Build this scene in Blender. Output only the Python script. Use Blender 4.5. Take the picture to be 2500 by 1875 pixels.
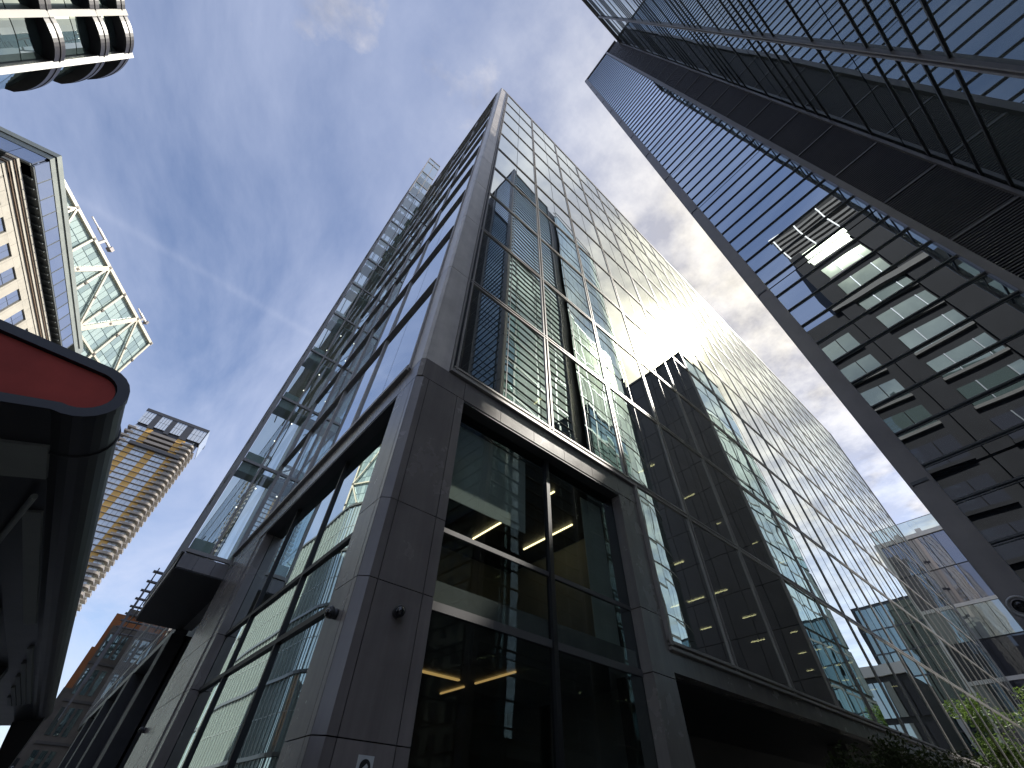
import bpy, math, random
from mathutils import Matrix, Vector
R = math.radians
random.seed(7)
S = bpy.context.scene
for o in list(bpy.data.objects): bpy.data.objects.remove(o)
COL = S.collection

# ---------------------------------------------------------------- camera
cd = bpy.data.cameras.new('camera'); cam = bpy.data.objects.new('camera', cd); COL.objects.link(cam)
cd.sensor_width = 36.0; cd.lens = 1017.45 / 2500 * 36; cd.clip_end = 3000; cd.clip_start = 0.05
cam.matrix_world = Matrix(((0.75302441, -0.49918825, -0.42867859, 0), (-0.65760476, -0.54858266, -0.51634585, 0),
                           (0.02258814, 0.67072211, -0.74136471, 1.6), (0, 0, 0, 1)))
cam.matrix_world = Matrix.Translation((0, 0, 0)) @ cam.matrix_world
# columns of that matrix are camera x, y, z axes; it is camera -> world
S.camera = cam

# ---------------------------------------------------------------- world
SUN = Vector((0.6118, -0.2140, 0.7615)).normalized()
w = bpy.data.worlds.new('World'); S.world = w; w.use_nodes = True
nt = w.node_tree; nt.nodes.clear()
def N(t, ty, **kw):
    n = t.nodes.new(ty)
    for k, v in kw.items(): setattr(n, k, v)
    return n
def L(t, a, b): t.links.new(a, b)
def M(t, op, a, b=None, c=None, clamp=False):
    n = N(t, 'ShaderNodeMath', operation=op); n.use_clamp = clamp
    for i, x in enumerate((a, b, c)):
        if x is None: continue
        if isinstance(x, (int, float)): n.inputs[i].default_value = x
        else: L(t, x, n.inputs[i])
    return n.outputs[0]
def VM(t, op, a, b=None, sc=None):
    n = N(t, 'ShaderNodeVectorMath', operation=op)
    for i, x in enumerate((a, b)):
        if x is None: continue
        if isinstance(x, (tuple, list, Vector)): n.inputs[i].default_value = tuple(x)
        else: L(t, x, n.inputs[i])
    if sc is not None:
        if isinstance(sc, (int, float)): n.inputs['Scale'].default_value = sc
        else: L(t, sc, n.inputs['Scale'])
    return n.outputs['Value'] if op in ('DOT_PRODUCT', 'LENGTH') else n.outputs['Vector']
def MIX(t, f, a, b):
    n = N(t, 'ShaderNodeMix', data_type='RGBA')
    for i, x in ((0, f), (6, a), (7, b)):
        if isinstance(x, (int, float)): n.inputs[i].default_value = x
        elif isinstance(x, (tuple, list)): n.inputs[i].default_value = (*x[:3], 1)
        else: L(t, x, n.inputs[i])
    return n.outputs[2]
sky = N(nt, 'ShaderNodeTexSky', sky_type='NISHITA'); sky.sun_disc = False
sky.sun_elevation = math.asin(SUN.z); sky.sun_rotation = math.atan2(SUN.x, SUN.y)
sky.air_density = 1.0; sky.dust_density = .5; sky.ozone_density = 2.0
tc = N(nt, 'ShaderNodeTexCoord'); D = VM(nt, 'NORMALIZE', tc.outputs['Generated'])
sep = N(nt, 'ShaderNodeSeparateXYZ'); L(nt, D, sep.inputs[0])
zz = M(nt, 'MAXIMUM', sep.outputs[2], 0.06)
P = N(nt, 'ShaderNodeCombineXYZ'); L(nt, M(nt, 'DIVIDE', sep.outputs[0], zz), P.inputs[0]); L(nt, M(nt, 'DIVIDE', sep.outputs[1], zz), P.inputs[1])
sd = M(nt, 'MAXIMUM', VM(nt, 'DOT_PRODUCT', D, SUN), 0.0)
def noise(t, vec, scale, det, rough=.55, dist=0.0, off=(0, 0, 0)):
    n = N(t, 'ShaderNodeTexNoise'); n.inputs['Scale'].default_value = scale; n.inputs['Detail'].default_value = det
    n.inputs['Roughness'].default_value = rough; n.inputs['Distortion'].default_value = dist
    L(t, VM(t, 'ADD', vec, off), n.inputs['Vector']); return n.outputs['Fac']
stretch = N(nt, 'ShaderNodeMapping'); stretch.inputs['Rotation'].default_value = (0, 0, R(35)); stretch.inputs['Scale'].default_value = (1.0, .38, 1)
L(nt, P.outputs[0], stretch.inputs[0])
veil = noise(nt, stretch.outputs[0], 2.1, 7, .6, .5, (3.1, 1.7, 0))
cum = noise(nt, P.outputs[0], 3.4, 9, .58, .25, (0.35, 5.2, 2.0))
big = noise(nt, P.outputs[0], 1.3, 3, .5, 0, (7.2, 1.1, 0))
prox = M(nt, 'POWER', sd, 2.2)
veilF = M(nt, 'MULTIPLY', M(nt, 'SMOOTH_MIN', M(nt, 'MULTIPLY', M(nt, 'SUBTRACT', veil, .27), 2.2, None, True), 1.0, .1), .66)
cumT = M(nt, 'SUBTRACT', M(nt, 'ADD', M(nt, 'MULTIPLY', cum, .72), M(nt, 'MULTIPLY', big, .28)), M(nt, 'SUBTRACT', .64, M(nt, 'MULTIPLY', prox, .17)))
cumF = M(nt, 'MULTIPLY', M(nt, 'MULTIPLY', cumT, 7.0, None, True), .9)
shade = noise(nt, P.outputs[0], 5.0, 6, .6, 0, (1.35, 5.9, 2.0))
shadeF = M(nt, 'MULTIPLY', M(nt, 'SUBTRACT', shade, .40), 4.5, None, True)
skyc = VM(nt, 'SCALE', sky.outputs[0], None, .080)
skyc = VM(nt, 'MULTIPLY', skyc, (1.17, 1.08, 1.10))
glow = M(nt, 'ADD', M(nt, 'MULTIPLY', M(nt, 'ADD', M(nt, 'MULTIPLY', M(nt, 'POWER', sd, 60.0), .30), M(nt, 'MULTIPLY', M(nt, 'POWER', sd, 520.0), 3.0)), .55), M(nt, 'MULTIPLY', M(nt, 'POWER', sd, 1500.0), 30.0))
veilC = VM(nt, 'ADD', VM(nt, 'SCALE', (.335, .365, .465), None, 1.0), VM(nt, 'SCALE', (1.0, .92, .72), None, M(nt, 'MULTIPLY', glow, .8)))
cumC = MIX(nt, shadeF, (.165, .172, .205), (.47, .44, .425))
cumC = VM(nt, 'ADD', cumC, VM(nt, 'SCALE', (1.0, .91, .70), None, M(nt, 'MULTIPLY', glow, .9)))
c1 = VM(nt, 'ADD', skyc, VM(nt, 'SCALE', (1.0, .90, .66), None, glow))
c1 = MIX(nt, veilF, c1, veilC)
tr_n = Vector((-0.0117, 0.7245, -0.6891)); tr_c = Vector((-0.1819, 0.6761, 0.714))
tb = M(nt, 'DIVIDE', M(nt, 'ADD', VM(nt, 'DOT_PRODUCT', D, tr_n), M(nt, 'MULTIPLY', M(nt, 'SUBTRACT', cum, .5), .010)), .0075)
trail = M(nt, 'MULTIPLY', M(nt, 'POWER', 2.718, M(nt, 'MULTIPLY', M(nt, 'MULTIPLY', tb, tb), -1.0)), M(nt, 'MULTIPLY', M(nt, 'SUBTRACT', VM(nt, 'DOT_PRODUCT', D, tr_c), .86), 4.0, None, True))
c1 = MIX(nt, M(nt, 'MULTIPLY', trail, M(nt, 'MULTIPLY', veil, .32)), c1, (.40, .42, .50))
c1 = MIX(nt, cumF, c1, cumC)
warm = M(nt, 'MULTIPLY', M(nt, 'POWER', sd, 6.0), .92)
c1 = VM(nt, 'ADD', MIX(nt, warm, c1, VM(nt, 'MULTIPLY', MIX(nt, shadeF, (.23, .218, .205), (.54, .505, .43)), (1.0, 1.0, 1.0))), VM(nt, 'SCALE', (1.0, .90, .62), None, M(nt, 'MULTIPLY', glow, warm)))
bg = N(nt, 'ShaderNodeBackground'); bg.inputs[1].default_value = 1.0
L(nt, c1, bg.inputs[0]); wo = N(nt, 'ShaderNodeOutputWorld'); L(nt, bg.outputs[0], wo.inputs[0])

# ---------------------------------------------------------------- sun
sl = bpy.data.lights.new('sun', 'SUN'); sl.energy = 4.2; sl.angle = R(.53); sl.color = (1, .95, .86)
so = bpy.data.objects.new('sun', sl); COL.objects.link(so); so.rotation_euler = SUN.to_track_quat('Z', 'Y').to_euler(); so.location = (30, -10, 90)

# ---------------------------------------------------------------- render / view
S.view_settings.view_transform = 'Standard'; S.view_settings.look = 'None'; S.view_settings.gamma = 1; S.view_settings.exposure = 1.15
S.view_settings.use_curve_mapping = False
S.render.engine = 'CYCLES'; C = S.cycles
C.use_denoising = True; C.max_bounces = 9; C.diffuse_bounces = 4; C.glossy_bounces = 5; C.transparent_max_bounces = 24; C.transmission_bounces = 4
C.caustics_reflective = True; C.blur_glossy = 0.6; C.caustics_refractive = False; C.sample_clamp_indirect = 3.0; C.sample_clamp_direct = 0

# ---------------------------------------------------------------- materials
def mat(name):
    m = bpy.data.materials.new(name); m.use_nodes = True; t = m.node_tree; t.nodes.clear()
    out = N(t, 'ShaderNodeOutputMaterial'); return m, t, out
def opaque(name, col, rough=.5, var=.15, scale=3.0, metal=0.0, spec=.5, fine=0.0, bump=0.0, objvar=0.0, streak=0.0):
    m, t, out = mat(name); b = N(t, 'ShaderNodeBsdfPrincipled'); g = N(t, 'ShaderNodeNewGeometry')
    f = noise(t, g.outputs['Position'], scale, 6, .6)
    k = M(t, 'ADD', 1 - var / 2, M(t, 'MULTIPLY', M(t, 'SUBTRACT', f, .5), var * 3))
    if fine:
        f2 = noise(t, g.outputs['Position'], 160, 2, .7); k = M(t, 'MULTIPLY', k, M(t, 'ADD', 1 - fine / 2, M(t, 'MULTIPLY', f2, fine)))
    if streak:                         # rain streaks run down the panels
        sv = noise(t, VM(t, 'MULTIPLY', g.outputs['Position'], (7.0, 7.0, .35)), 1.0, 5, .65); k = M(t, 'MULTIPLY', k, M(t, 'ADD', 1 - streak * .6, M(t, 'MULTIPLY', sv, streak * 1.2)))
    if objvar:
        oi = N(t, 'ShaderNodeObjectInfo'); k = M(t, 'MULTIPLY', k, M(t, 'ADD', 1 - objvar / 2, M(t, 'MULTIPLY', oi.outputs['Random'], objvar)))
    L(t, VM(t, 'SCALE', col, None, k), b.inputs['Base Color'])
    L(t, M(t, 'ADD', rough - .06, M(t, 'MULTIPLY', f, .12)), b.inputs['Roughness'])
    b.inputs['Metallic'].default_value = metal; b.inputs['Specular IOR Level'].default_value = spec
    if bump:
        bn = N(t, 'ShaderNodeBump'); bn.inputs['Strength'].default_value = bump; bn.inputs['Distance'].default_value = .01
        L(t, noise(t, g.outputs['Position'], scale * 12, 4), bn.inputs['Height']); L(t, bn.outputs[0], b.inputs['Normal'])
    L(t, b.outputs[0], out.inputs[0]); return m
def glass(name, base, tint, trans, warp=.012, tilt=.006, wscale=.5, power=2.2, dark=None, rough=0.0, objvar=0.0):
    # coated facade glass: mirror layer over tinted see-through (or over a dark backing)
    m, t, out = mat(name); g = N(t, 'ShaderNodeNewGeometry'); oi = N(t, 'ShaderNodeObjectInfo')
    nz = N(t, 'ShaderNodeTexNoise'); nz.inputs['Scale'].default_value = wscale; nz.inputs['Detail'].default_value = 1.5
    off = VM(t, 'SCALE', (17.0, 31.0, 53.0), None, oi.outputs['Random'])
    L(t, VM(t, 'ADD', g.outputs['Position'], off), nz.inputs['Vector'])
    d1 = VM(t, 'SCALE', VM(t, 'SUBTRACT', nz.outputs['Color'], (.5, .5, .5)), None, warp)
    wn = N(t, 'ShaderNodeTexWhiteNoise', noise_dimensions='1D'); L(t, oi.outputs['Random'], wn.inputs['W'])
    d2 = VM(t, 'SCALE', VM(t, 'SUBTRACT', wn.outputs['Color'], (.5, .5, .5)), None, tilt)
    nn = VM(t, 'NORMALIZE', VM(t, 'ADD', VM(t, 'ADD', g.outputs['Normal'], d1), d2))
    lw = N(t, 'ShaderNodeLayerWeight'); lw.inputs['Blend'].default_value = .5
    fac = M(t, 'ADD', base, M(t, 'MULTIPLY', M(t, 'POWER', lw.outputs['Facing'], power), 1 - base), None, True)
    if objvar: fac = M(t, 'MULTIPLY', fac, M(t, 'ADD', 1 - objvar, M(t, 'MULTIPLY', oi.outputs['Random'], objvar)))
    gl = N(t, 'ShaderNodeBsdfGlossy'); gl.inputs['Color'].default_value = (*tint, 1); gl.inputs['Roughness'].default_value = rough; L(t, nn, gl.inputs['Normal'])
    if dark is None:
        fac = M(t, 'MULTIPLY', fac, M(t, 'SUBTRACT', 1.0, g.outputs['Backfacing']))
        tr = N(t, 'ShaderNodeBsdfTransparent'); L(t, MIX(t, g.outputs['Backfacing'], trans, (1, 1, 1)), tr.inputs['Color'])
    else:
        tr = N(t, 'ShaderNodeBsdfDiffuse'); tr.inputs['Color'].default_value = (*dark, 1)
    mx = N(t, 'ShaderNodeMixShader'); L(t, fac, mx.inputs[0]); L(t, tr.outputs[0], mx.inputs[1]); L(t, gl.outputs[0], mx.inputs[2])
    L(t, mx.outputs[0], out.inputs[0]); return m
def emit(name, col, s):
    m, t, out = mat(name); e = N(t, 'ShaderNodeEmission'); e.inputs[0].default_value = (*col, 1); e.inputs[1].default_value = s
    L(t, e.outputs[0], out.inputs[0]); return m

MT = {}
MT['granite'] = opaque('dark_granite', (.205, .183, .172), .26, .18, 1.6, spec=.75, fine=.12, objvar=.30, streak=.45)
MT['pilaster'] = opaque('grey_corner_stone', (.66, .61, .565), .34, .22, 1.5, spec=.6, fine=.12, objvar=.14, streak=.25)
MT['alu'] = opaque('bronze_aluminium', (.33, .31, .295), .45, .12, 4, metal=.25, spec=.5)
MT['tmetal'] = opaque('tower_dark_metal', (.19, .175, .18), .42, .2, 2.0, metal=.3, spec=.5)
MT['tfin2'] = opaque('dark_beam', (.10, .10, .105), .4, .15)
MT['shopbar'] = opaque('shop_bar', (.09, .088, .092), .5, .1)
MT['gasket'] = opaque('black_gasket', (.012, .012, .014), .5, .1)
MT['soffit'] = opaque('black_soffit', (.05, .05, .053), .55, .3, 1.2)
MT['slab'] = opaque('interior_slab', (.32, .32, .31), .8, .2)
MT['ceiling'] = opaque('interior_ceiling', (.5, .51, .5), .8, .1)
MT['corewall'] = opaque('interior_core', (.28, .29, .29), .8, .3, .4)
MT['blind'] = opaque('roller_blind', (.66, .72, .68), .8, .08)
MT['glass_r'] = glass('coated_glass', .60, (.95, 1.0, .95), (.34, .41, .39), .009, .0045, .45, 1.5)
MT['glass_l'] = glass('street_side_glass', .55, (.94, .98, 1.0), (.40, .46, .46), .006, .004, .35, 1.7)
MT['glass_low'] = glass('ground_floor_glass', .05, (.85, .93, .90), (.50, .54, .52), .004, .002, .4, 3.0)
MT['glass_low_l'] = glass('ground_floor_mirror_glass', .45, (.90, .99, .96), (.30, .34, .33), .007, .003, .5, 1.6)
MT['glass_o'] = glass('clear_stair_glass', .12, (.92, .98, .98), (.66, .74, .72), .006, .004, .4, 2.6)
MT['joint'] = opaque('silicone_joint', (.02, .022, .024), .4, .1)
MT['lampstrip'] = emit('lit_strip', (1.0, .82, .42), 2.2)
MT['lampdim'] = emit('dim_strip', (1.0, .62, .22), .3)
MT['lampdot'] = emit('lit_spot', (1.0, .95, .85), 1.6)

# ---------------------------------------------------------------- mesh helpers
class MB:
    def __init__(s): s.v = []; s.f = []; s.sm = False
    def hexa(s, P):                      # 8 corners: bottom ring 0-3, top ring 4-7
        b = len(s.v); s.v += [tuple(p) for p in P]
        fs = [(0, 3, 2, 1), (4, 5, 6, 7), (0, 1, 5, 4), (1, 2, 6, 5), (2, 3, 7, 6), (3, 0, 4, 7)]
        a, b1, c = Vector(P[1]) - Vector(P[0]), Vector(P[3]) - Vector(P[0]), Vector(P[4]) - Vector(P[0])
        if a.cross(b1).dot(c) < 0: fs = [f[::-1] for f in fs]
        s.f += [tuple(i + b for i in f) for f in fs]; return s
    def box(s, x0, x1, y0, y1, z0, z1):
        return s.hexa([(x0, y0, z0), (x1, y0, z0), (x1, y1, z0), (x0, y1, z0), (x0, y0, z1), (x1, y0, z1), (x1, y1, z1), (x0, y1, z1)])
    def prism(s, poly, z0, z1, axis='z', O=None):
        n = len(poly); b = len(s.v)
        ar = sum(poly[i][0] * poly[(i + 1) % n][1] - poly[(i + 1) % n][0] * poly[i][1] for i in range(n))
        if ar < 0: poly = poly[::-1]
        s.v += [(x, y, z0) for x, y in poly] + [(x, y, z1) for x, y in poly]
        s.f.append(tuple(range(b + n - 1, b - 1, -1))); s.f.append(tuple(range(b + n, b + 2 * n)))
        for i in range(n):
            j = (i + 1) % n; s.f.append((b + i, b + j, b + n + j, b + n + i))
        return s
    def bar(s, p, q, wd, ht=None, up=(0, 0, 1)):     # square bar between two points
        p, q = Vector(p), Vector(q); ht = ht or wd; d = (q - p).normalized(); u = Vector(up)
        if abs(d.dot(u)) > .98: u = Vector((1, 0, 0))
        a = d.cross(u).normalized() * wd / 2; c = a.cross(d).normalized() * ht / 2
        return s.hexa([p - a - c, p + a - c, p + a + c, p - a + c, q - a - c, q + a - c, q + a + c, q - a + c])
    def tube(s, p, q, r0, r1=None, n=10, caps=True):
        p, q = Vector(p), Vector(q); r1 = r0 if r1 is None else r1; d = (q - p).normalized()
        u = Vector((0, 0, 1)) if abs(d.z) < .9 else Vector((1, 0, 0)); a = d.cross(u).normalized(); c = d.cross(a)
        b = len(s.v)
        for P, r in ((p, r0), (q, r1)):
            s.v += [tuple(P + a * r * math.cos(6.28319 * i / n) + c * r * math.sin(6.28319 * i / n)) for i in range(n)]
        for i in range(n):
            j = (i + 1) % n; s.f.append((b + i, b + j, b + n + j, b + n + i))
        if caps: s.f.append(tuple(range(b + n - 1, b - 1, -1))); s.f.append(tuple(range(b + n, b + 2 * n)))
        return s
    def lathe(s, prof, c, ax, n=18):                 # prof: (r, along) about axis ax from c
        c, ax = Vector(c), Vector(ax).normalized(); u = Vector((0, 0, 1)) if abs(ax.z) < .9 else Vector((1, 0, 0))
        a = ax.cross(u).normalized(); e = ax.cross(a); b = len(s.v)
        for r, h in prof: s.v += [tuple(c + ax * h + a * r * math.cos(6.28319 * i / n) + e * r * math.sin(6.28319 * i / n)) for i in range(n)]
        for k in range(len(prof) - 1):
            for i in range(n):
                j = (i + 1) % n; s.f.append((b + k * n + i, b + k * n + j, b + (k + 1) * n + j, b + (k + 1) * n + i))
        s.f.append(tuple(range(b + n - 1, b - 1, -1))); q = b + (len(prof) - 1) * n; s.f.append(tuple(range(q, q + n)))
        s.sm = True; return s
    def mesh(s, name, m):
        me = bpy.data.meshes.new(name); me.from_pydata(s.v, [], s.f); me.update()
        if s.sm:
            me.polygons.foreach_set('use_smooth', [len(p.vertices) < 5 for p in me.polygons])
        me.materials.append(MT[m] if isinstance(m, str) else m); return me
def link(name, me, parent=None, mx=None, **kw):      # mx is a world matrix
    o = bpy.data.objects.new(name, me); COL.objects.link(o); mx = mx or Matrix()
    if parent is not None:
        o.parent = parent; o.matrix_parent_inverse = Matrix()
        o.matrix_basis = WORLD[parent].inverted() @ mx
    else: o.matrix_basis = mx
    WORLD[o] = mx
    for k, v in kw.items(): o[k] = v
    return o
WORLD = {}
def thing(name, label, cat, loc=(0, 0, 0), group=None):
    o = bpy.data.objects.new(name, None); COL.objects.link(o); o.empty_display_size = .3; o.matrix_basis = Matrix.Translation(loc); WORLD[o] = Matrix.Translation(loc)
    o['label'] = label; o['category'] = cat
    if group: o['group'] = group
    return o
def part(name, mb, m, parent, **kw): return link(name, mb.mesh(name, m), parent, **kw)
class Face:
    """a vertical facade: a = metres along, z = height, d = metres outward"""
    def __init__(s, ox, oy, ang, out=1):
        s.o = Vector((ox, oy, 0)); s.ex = Vector((math.cos(ang), math.sin(ang), 0)); s.n = Vector((-s.ex.y, s.ex.x, 0)) * out; s.out = out
        s.mx = Matrix(((s.ex.x, s.n.x * out, 0, ox), (s.ex.y, s.n.y * out, 0, oy), (0, 0, 1, 0), (0, 0, 0, 1)))
        s.cache = {}
    def p(s, a, z, d=0): return s.o + s.ex * a + s.n * d + Vector((0, 0, z))
    def box(s, mb, a0, a1, z0, z1, d0, d1):
        return mb.hexa([s.p(a0, z0, d0), s.p(a1, z0, d0), s.p(a1, z0, d1), s.p(a0, z0, d1), s.p(a0, z1, d0), s.p(a1, z1, d0), s.p(a1, z1, d1), s.p(a0, z1, d1)])
    def piece(s, name, m, parent, a0, a1, z0, z1, d0, d1, **kw):   # box part; alike ones share one mesh
        k = (name, m, round(a1 - a0, 3), round(z1 - z0, 3), d0, d1)
        if k not in s.cache:
            y0, y1 = d0 * s.out, d1 * s.out
            s.cache[k] = MB().box(0, a1 - a0, min(y0, y1), max(y0, y1), 0, z1 - z0).mesh(name, m)
        return link(name, s.cache[k], parent, s.mx @ Matrix.Translation((a0, 0, z0)), **kw)
    def inst(s, name, me, parent, a, z, d=0, **kw): return link(name, me, parent, s.mx @ Matrix.Translation((a, d * s.out, z)), **kw)
    def lbox(s, mb, a0, a1, z0, z1, d0, d1):                       # box in face-local coordinates, for shared meshes
        y0, y1 = d0 * s.out, d1 * s.out; return mb.box(a0, a1, min(y0, y1), max(y0, y1), z0, z1)

# ================================================================ SETTING
def ground():
    MT['asphalt'] = opaque('asphalt', (.05, .05, .052), .8, .3, 1.5, fine=.4, bump=.3)
    MT['paving'] = opaque('paving', (.22, .21, .20), .7, .25, 1.2, fine=.2)
    m = MB(); m.v = [(-1500, -1500, 0), (1500, -1500, 0), (1500, 1500, 0), (-1500, 1500, 0)]; m.f = [(0, 1, 2, 3)]
    part('ground', m, 'asphalt', None, kind='structure')
    part('pavement', MB().box(-3.0, 1.8, -30, 60, .004, .12), 'paving', None, kind='structure')
    part('plaza', MB().box(1.8, 110, -3.6, 18, .004, .123), 'paving', None, kind='structure')
ground()

# ================================================================ MAIN OFFICE BLOCK
ZS = [8.6, 12.55, 16.45, 20.4, 24.25, 28.1, 31.95, 35.75, 39.6, 43.45, 47.3]
U0, W0, BAY, NB = 2.05, 5.38, 3.0, 23
def main_block():
    T = thing('office_block', 'glass office block with dark granite base and a sharp corner pointing at the viewer', 'building', (U0, W0, 0))
    FR = Face(0, W0, 0, -1)              # right facade, a = u
    FL = Face(U0, 0, R(90), 1)           # street facade, a = w (outward is -u)
    UE = 2.8 + BAY * NB
    # ---- curtain wall, alley side
    stuff = MB(); n = 0
    for r in range(10):
        z0, z1 = ZS[r] + .085, ZS[r + 1] - .085
        for b in range(NB):
            a0, a1 = 2.8 + BAY * b + .085, 2.8 + BAY * (b + 1) - .085
            mid = (a0 + a1) / 2
            if b < 9:
                FR.piece('glass_pane', 'glass_r', T, a0, mid - .012, z0, z1, -.05, -.02); FR.piece('glass_pane', 'glass_r', T, mid + .012, a1, z0, z1, -.05, -.02)
            elif b < 14: FR.piece('glass_pane', 'glass_r', T, a0, a1, z0, z1, -.05, -.02)
            else: FR.box(stuff, a0, a1, z0, z1, -.05, -.02)
    for b in range(2, NB):
        a0, a1 = (9.12 if b == 2 else 2.8 + BAY * b + .085), 2.8 + BAY * (b + 1) - .085
        if b < 12: FR.piece('glass_pane', 'glass_r', T, a0, a1, 4.6, 8.515, -.05, -.02)
        else: FR.box(stuff, a0, a1, 4.6, 8.515, -.05, -.02)
    part('far_glass', stuff, 'glass_r', T, kind='stuff')
    def mull(h):
        m = MB()
        for s in (-1, 1): FR.lbox(m, s * .062 - .026, s * .062 + .026, 0, h, -.06, .014)
        return m.mesh('mullion', 'alu')
    mf, ml = mull(ZS[-1] - 8.6), mull(ZS[-1] - 4.5)
    gk = {}
    for b in range(NB + 1):
        a = 2.8 + BAY * b; low = b > 2
        FR.inst('mullion', ml if low else mf, T, a, 4.5 if low else 8.6)
    mj = MB(); 
    for b in range(NB): FR.lbox(mj, 0 + 2.8 + BAY * b + 1.488, 2.8 + BAY * b + 1.512, 8.7, 47.2, -.055, -.012)
    link('glazing_joints', mj.mesh('glazing_joints', 'joint'), T, FR.mx)
    g = MB()
    for b in range(NB + 1): FR.lbox(g, 2.8 + BAY * b - .036, 2.8 + BAY * b + .036, 4.5 if b > 2 else 8.6, 47.3, -.08, -.01)
    link('mullion_gasket', g.mesh('mullion_gasket', 'gasket'), T, FR.mx)
    for i, z in enumerate(ZS):
        m = MB()
        for s in (-1, 1): FR.lbox(m, 2.8, UE, s * .062 - .026, s * .062 + .026, -.06, .018)
        FR.lbox(m, 2.8, UE, -.036, .036, -.08, -.008)
        FR.inst('transom', m.mesh('transom', 'alu'), T, 0, z)
    m = MB(); FR.lbox(m, 9.0, UE, -.09, -.03, -.06, .06); FR.lbox(m, 9.0, UE, .04, .1, -.06, .04); FR.inst('sill', m.mesh('sill', 'alu'), T, 0, 4.5)
    FR.piece('jamb', 'alu', T, 9.0, 9.1, 4.5, 8.5, -.06, .06)
    FR.piece('jamb', 'alu', T, 2.705, 2.735, 8.5, 47.3, -.06, .06)
    FR.piece('sill_flashing', 'alu', T, 2.7, 9.05, 8.42, 8.5, -.3, .07)
    FR.piece('parapet', 'alu', T, 2.3, UE, 47.36, 47.75, -.3, .02)
    FR.piece('end_mullion', 'alu', T, UE, UE + .25, 4.4, 47.6, -.4, .06)
    # ---- curtain wall, street side
    wl = [5.97, 8.88, 11.9, 14.9, 17.95]; wl2 = [25.05 + 3.0 * i for i in range(13)]
    for r in range(10):
        z0, z1 = ZS[r] + .07, ZS[r + 1] - .07
        for i in range(4):
            FL.piece('street_pane', 'glass_l', T, wl[i] + .06, (wl[i] + wl[i + 1]) / 2 - .01, z0, z1, -.05, -.02)
            FL.piece('street_pane', 'glass_l', T, (wl[i] + wl[i + 1]) / 2 + .01, wl[i + 1] - .06, z0, z1, -.05, -.02)
        if r < 4:
            for i in range(12): FL.piece('street_pane', 'glass_l', T, wl2[i] + .05, wl2[i + 1] - .05, 7.9 if r == 0 else z0, z1, -.05, -.02)
    for a in wl[1:4] + [wl[0], wl[4]]: FL.piece('street_mullion', 'alu', T, a - .05, a + .05, 8.6, 47.3, -.06, .03)
    for a in wl2:
        FL.piece('street_mullion', 'alu', T, a - .05, a + .05, 7.86, 24.2, -.06, -.008)
        if a < 60: FL.piece('street_mullion', 'alu', T, a + 1.0, a + 1.04, 7.86, 24.2, -.06, -.012); FL.piece('street_mullion', 'alu', T, a + 2.0, a + 2.04, 7.86, 24.2, -.06, -.012)
    for z in ZS:
        m = MB(); FL.lbox(m, 5.97, 17.95, -.075, -.02, -.06, .075); FL.lbox(m, 5.97, 17.95, .02, .06, -.06, .045); FL.inst('street_transom', m.mesh('street_transom', 'alu'), T, 0, z)
        if z < 25: FL.piece('street_transom', 'alu', T, 25.0, 61.1, z - .07, z + .07, -.06, -.004)
    FL.piece('street_parapet', 'alu', T, 5.9, 17.95, 47.36, 47.75, -.3, .02)
    FL.piece('street_edge_trim', 'alu', T, 5.90, 5.95, 8.45, 47.3, -.05, .05)
    # ---- corner pilaster above the base, one L-shaped panel each storey
    g_ = .012
    for i in range(10):
        z0, z1 = (8.4 if i == 0 else ZS[i] + g_), ZS[i + 1] - g_ + (.35 if i == 9 else 0)
        part('corner_panel', MB().prism([(2.12, W0), (2.69, W0), (2.69, W0 + .3), (2.36, W0 + .3), (2.12, W0 + .06)], z0, z1), 'pilaster', T)
        part('corner_panel', MB().prism([(2.112, W0 + .008), (2.112, W0 + .062), (2.35, W0 + .31), (2.35, 5.89), (U0, 5.89), (U0, W0 + .07)], z0, z1), 'pilaster', T)
    part('corner_core', MB().box(2.36, 2.7, W0 + .32, 5.9, 0, 47.4), 'gasket', T)
    # ---- granite base: corner pillar
    zj = [0.12, 2.3, 3.9, 5.07, 7.85]
    for i in range(4):
        z0, z1 = zj[i] + .006, zj[i + 1] - .006
        for a0, a1 in ((2.30, 2.985), (3.0, 3.17)): FR.piece('granite_panel', 'granite', T, a0, a1, z0, z1, -.26, 0)
        part('granite_panel', MB().prism([(2.17, W0), (2.288, W0), (2.288, W0 + .25), (2.2, W0 + .25), (2.17, W0 + .13), (2.06, W0 + .10), (2.05, W0 + .09)], z0, z1), 'granite', T)
        FL.piece('granite_panel', 'granite', T, 5.49, 5.60, z0, z1, -.14, 0); FL.piece('granite_panel', 'granite', T, 5.612, 6.2, z0, z1, -.26, 0)
    part('pillar_core', MB().box(2.32, 3.16, W0 + .28, 6.18, 0, 7.85), 'gasket', T)
    # band over the base
    us = [2.13, 3.15, 4.17, 5.19, 6.21, 7.23, 8.25, 9.05]
    for a0, a1 in zip(us, us[1:]): FR.piece('granite_panel', 'granite', T, a0 + .005, a1 - .005, 7.86, 8.39, -.26, .0)
    ws = [5.46, 6.2] + [6.2 + 1.18 * i for i in range(1, 10)] + [17.95]
    for a0, a1 in zip(ws, ws[1:]): FL.piece('granite_panel', 'granite', T, a0 + .005, a1 - .005, 7.86, 8.39, -.26, .0)
    part('granite_panel', MB().prism([(2.05, W0 + .07), (2.126, W0), (2.126, W0 + .1)], 7.86, 8.39), 'granite', T)
    FL.piece('street_sill', 'alu', T, 5.95, 17.95, 8.41, 8.52, -.06, .09)
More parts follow.
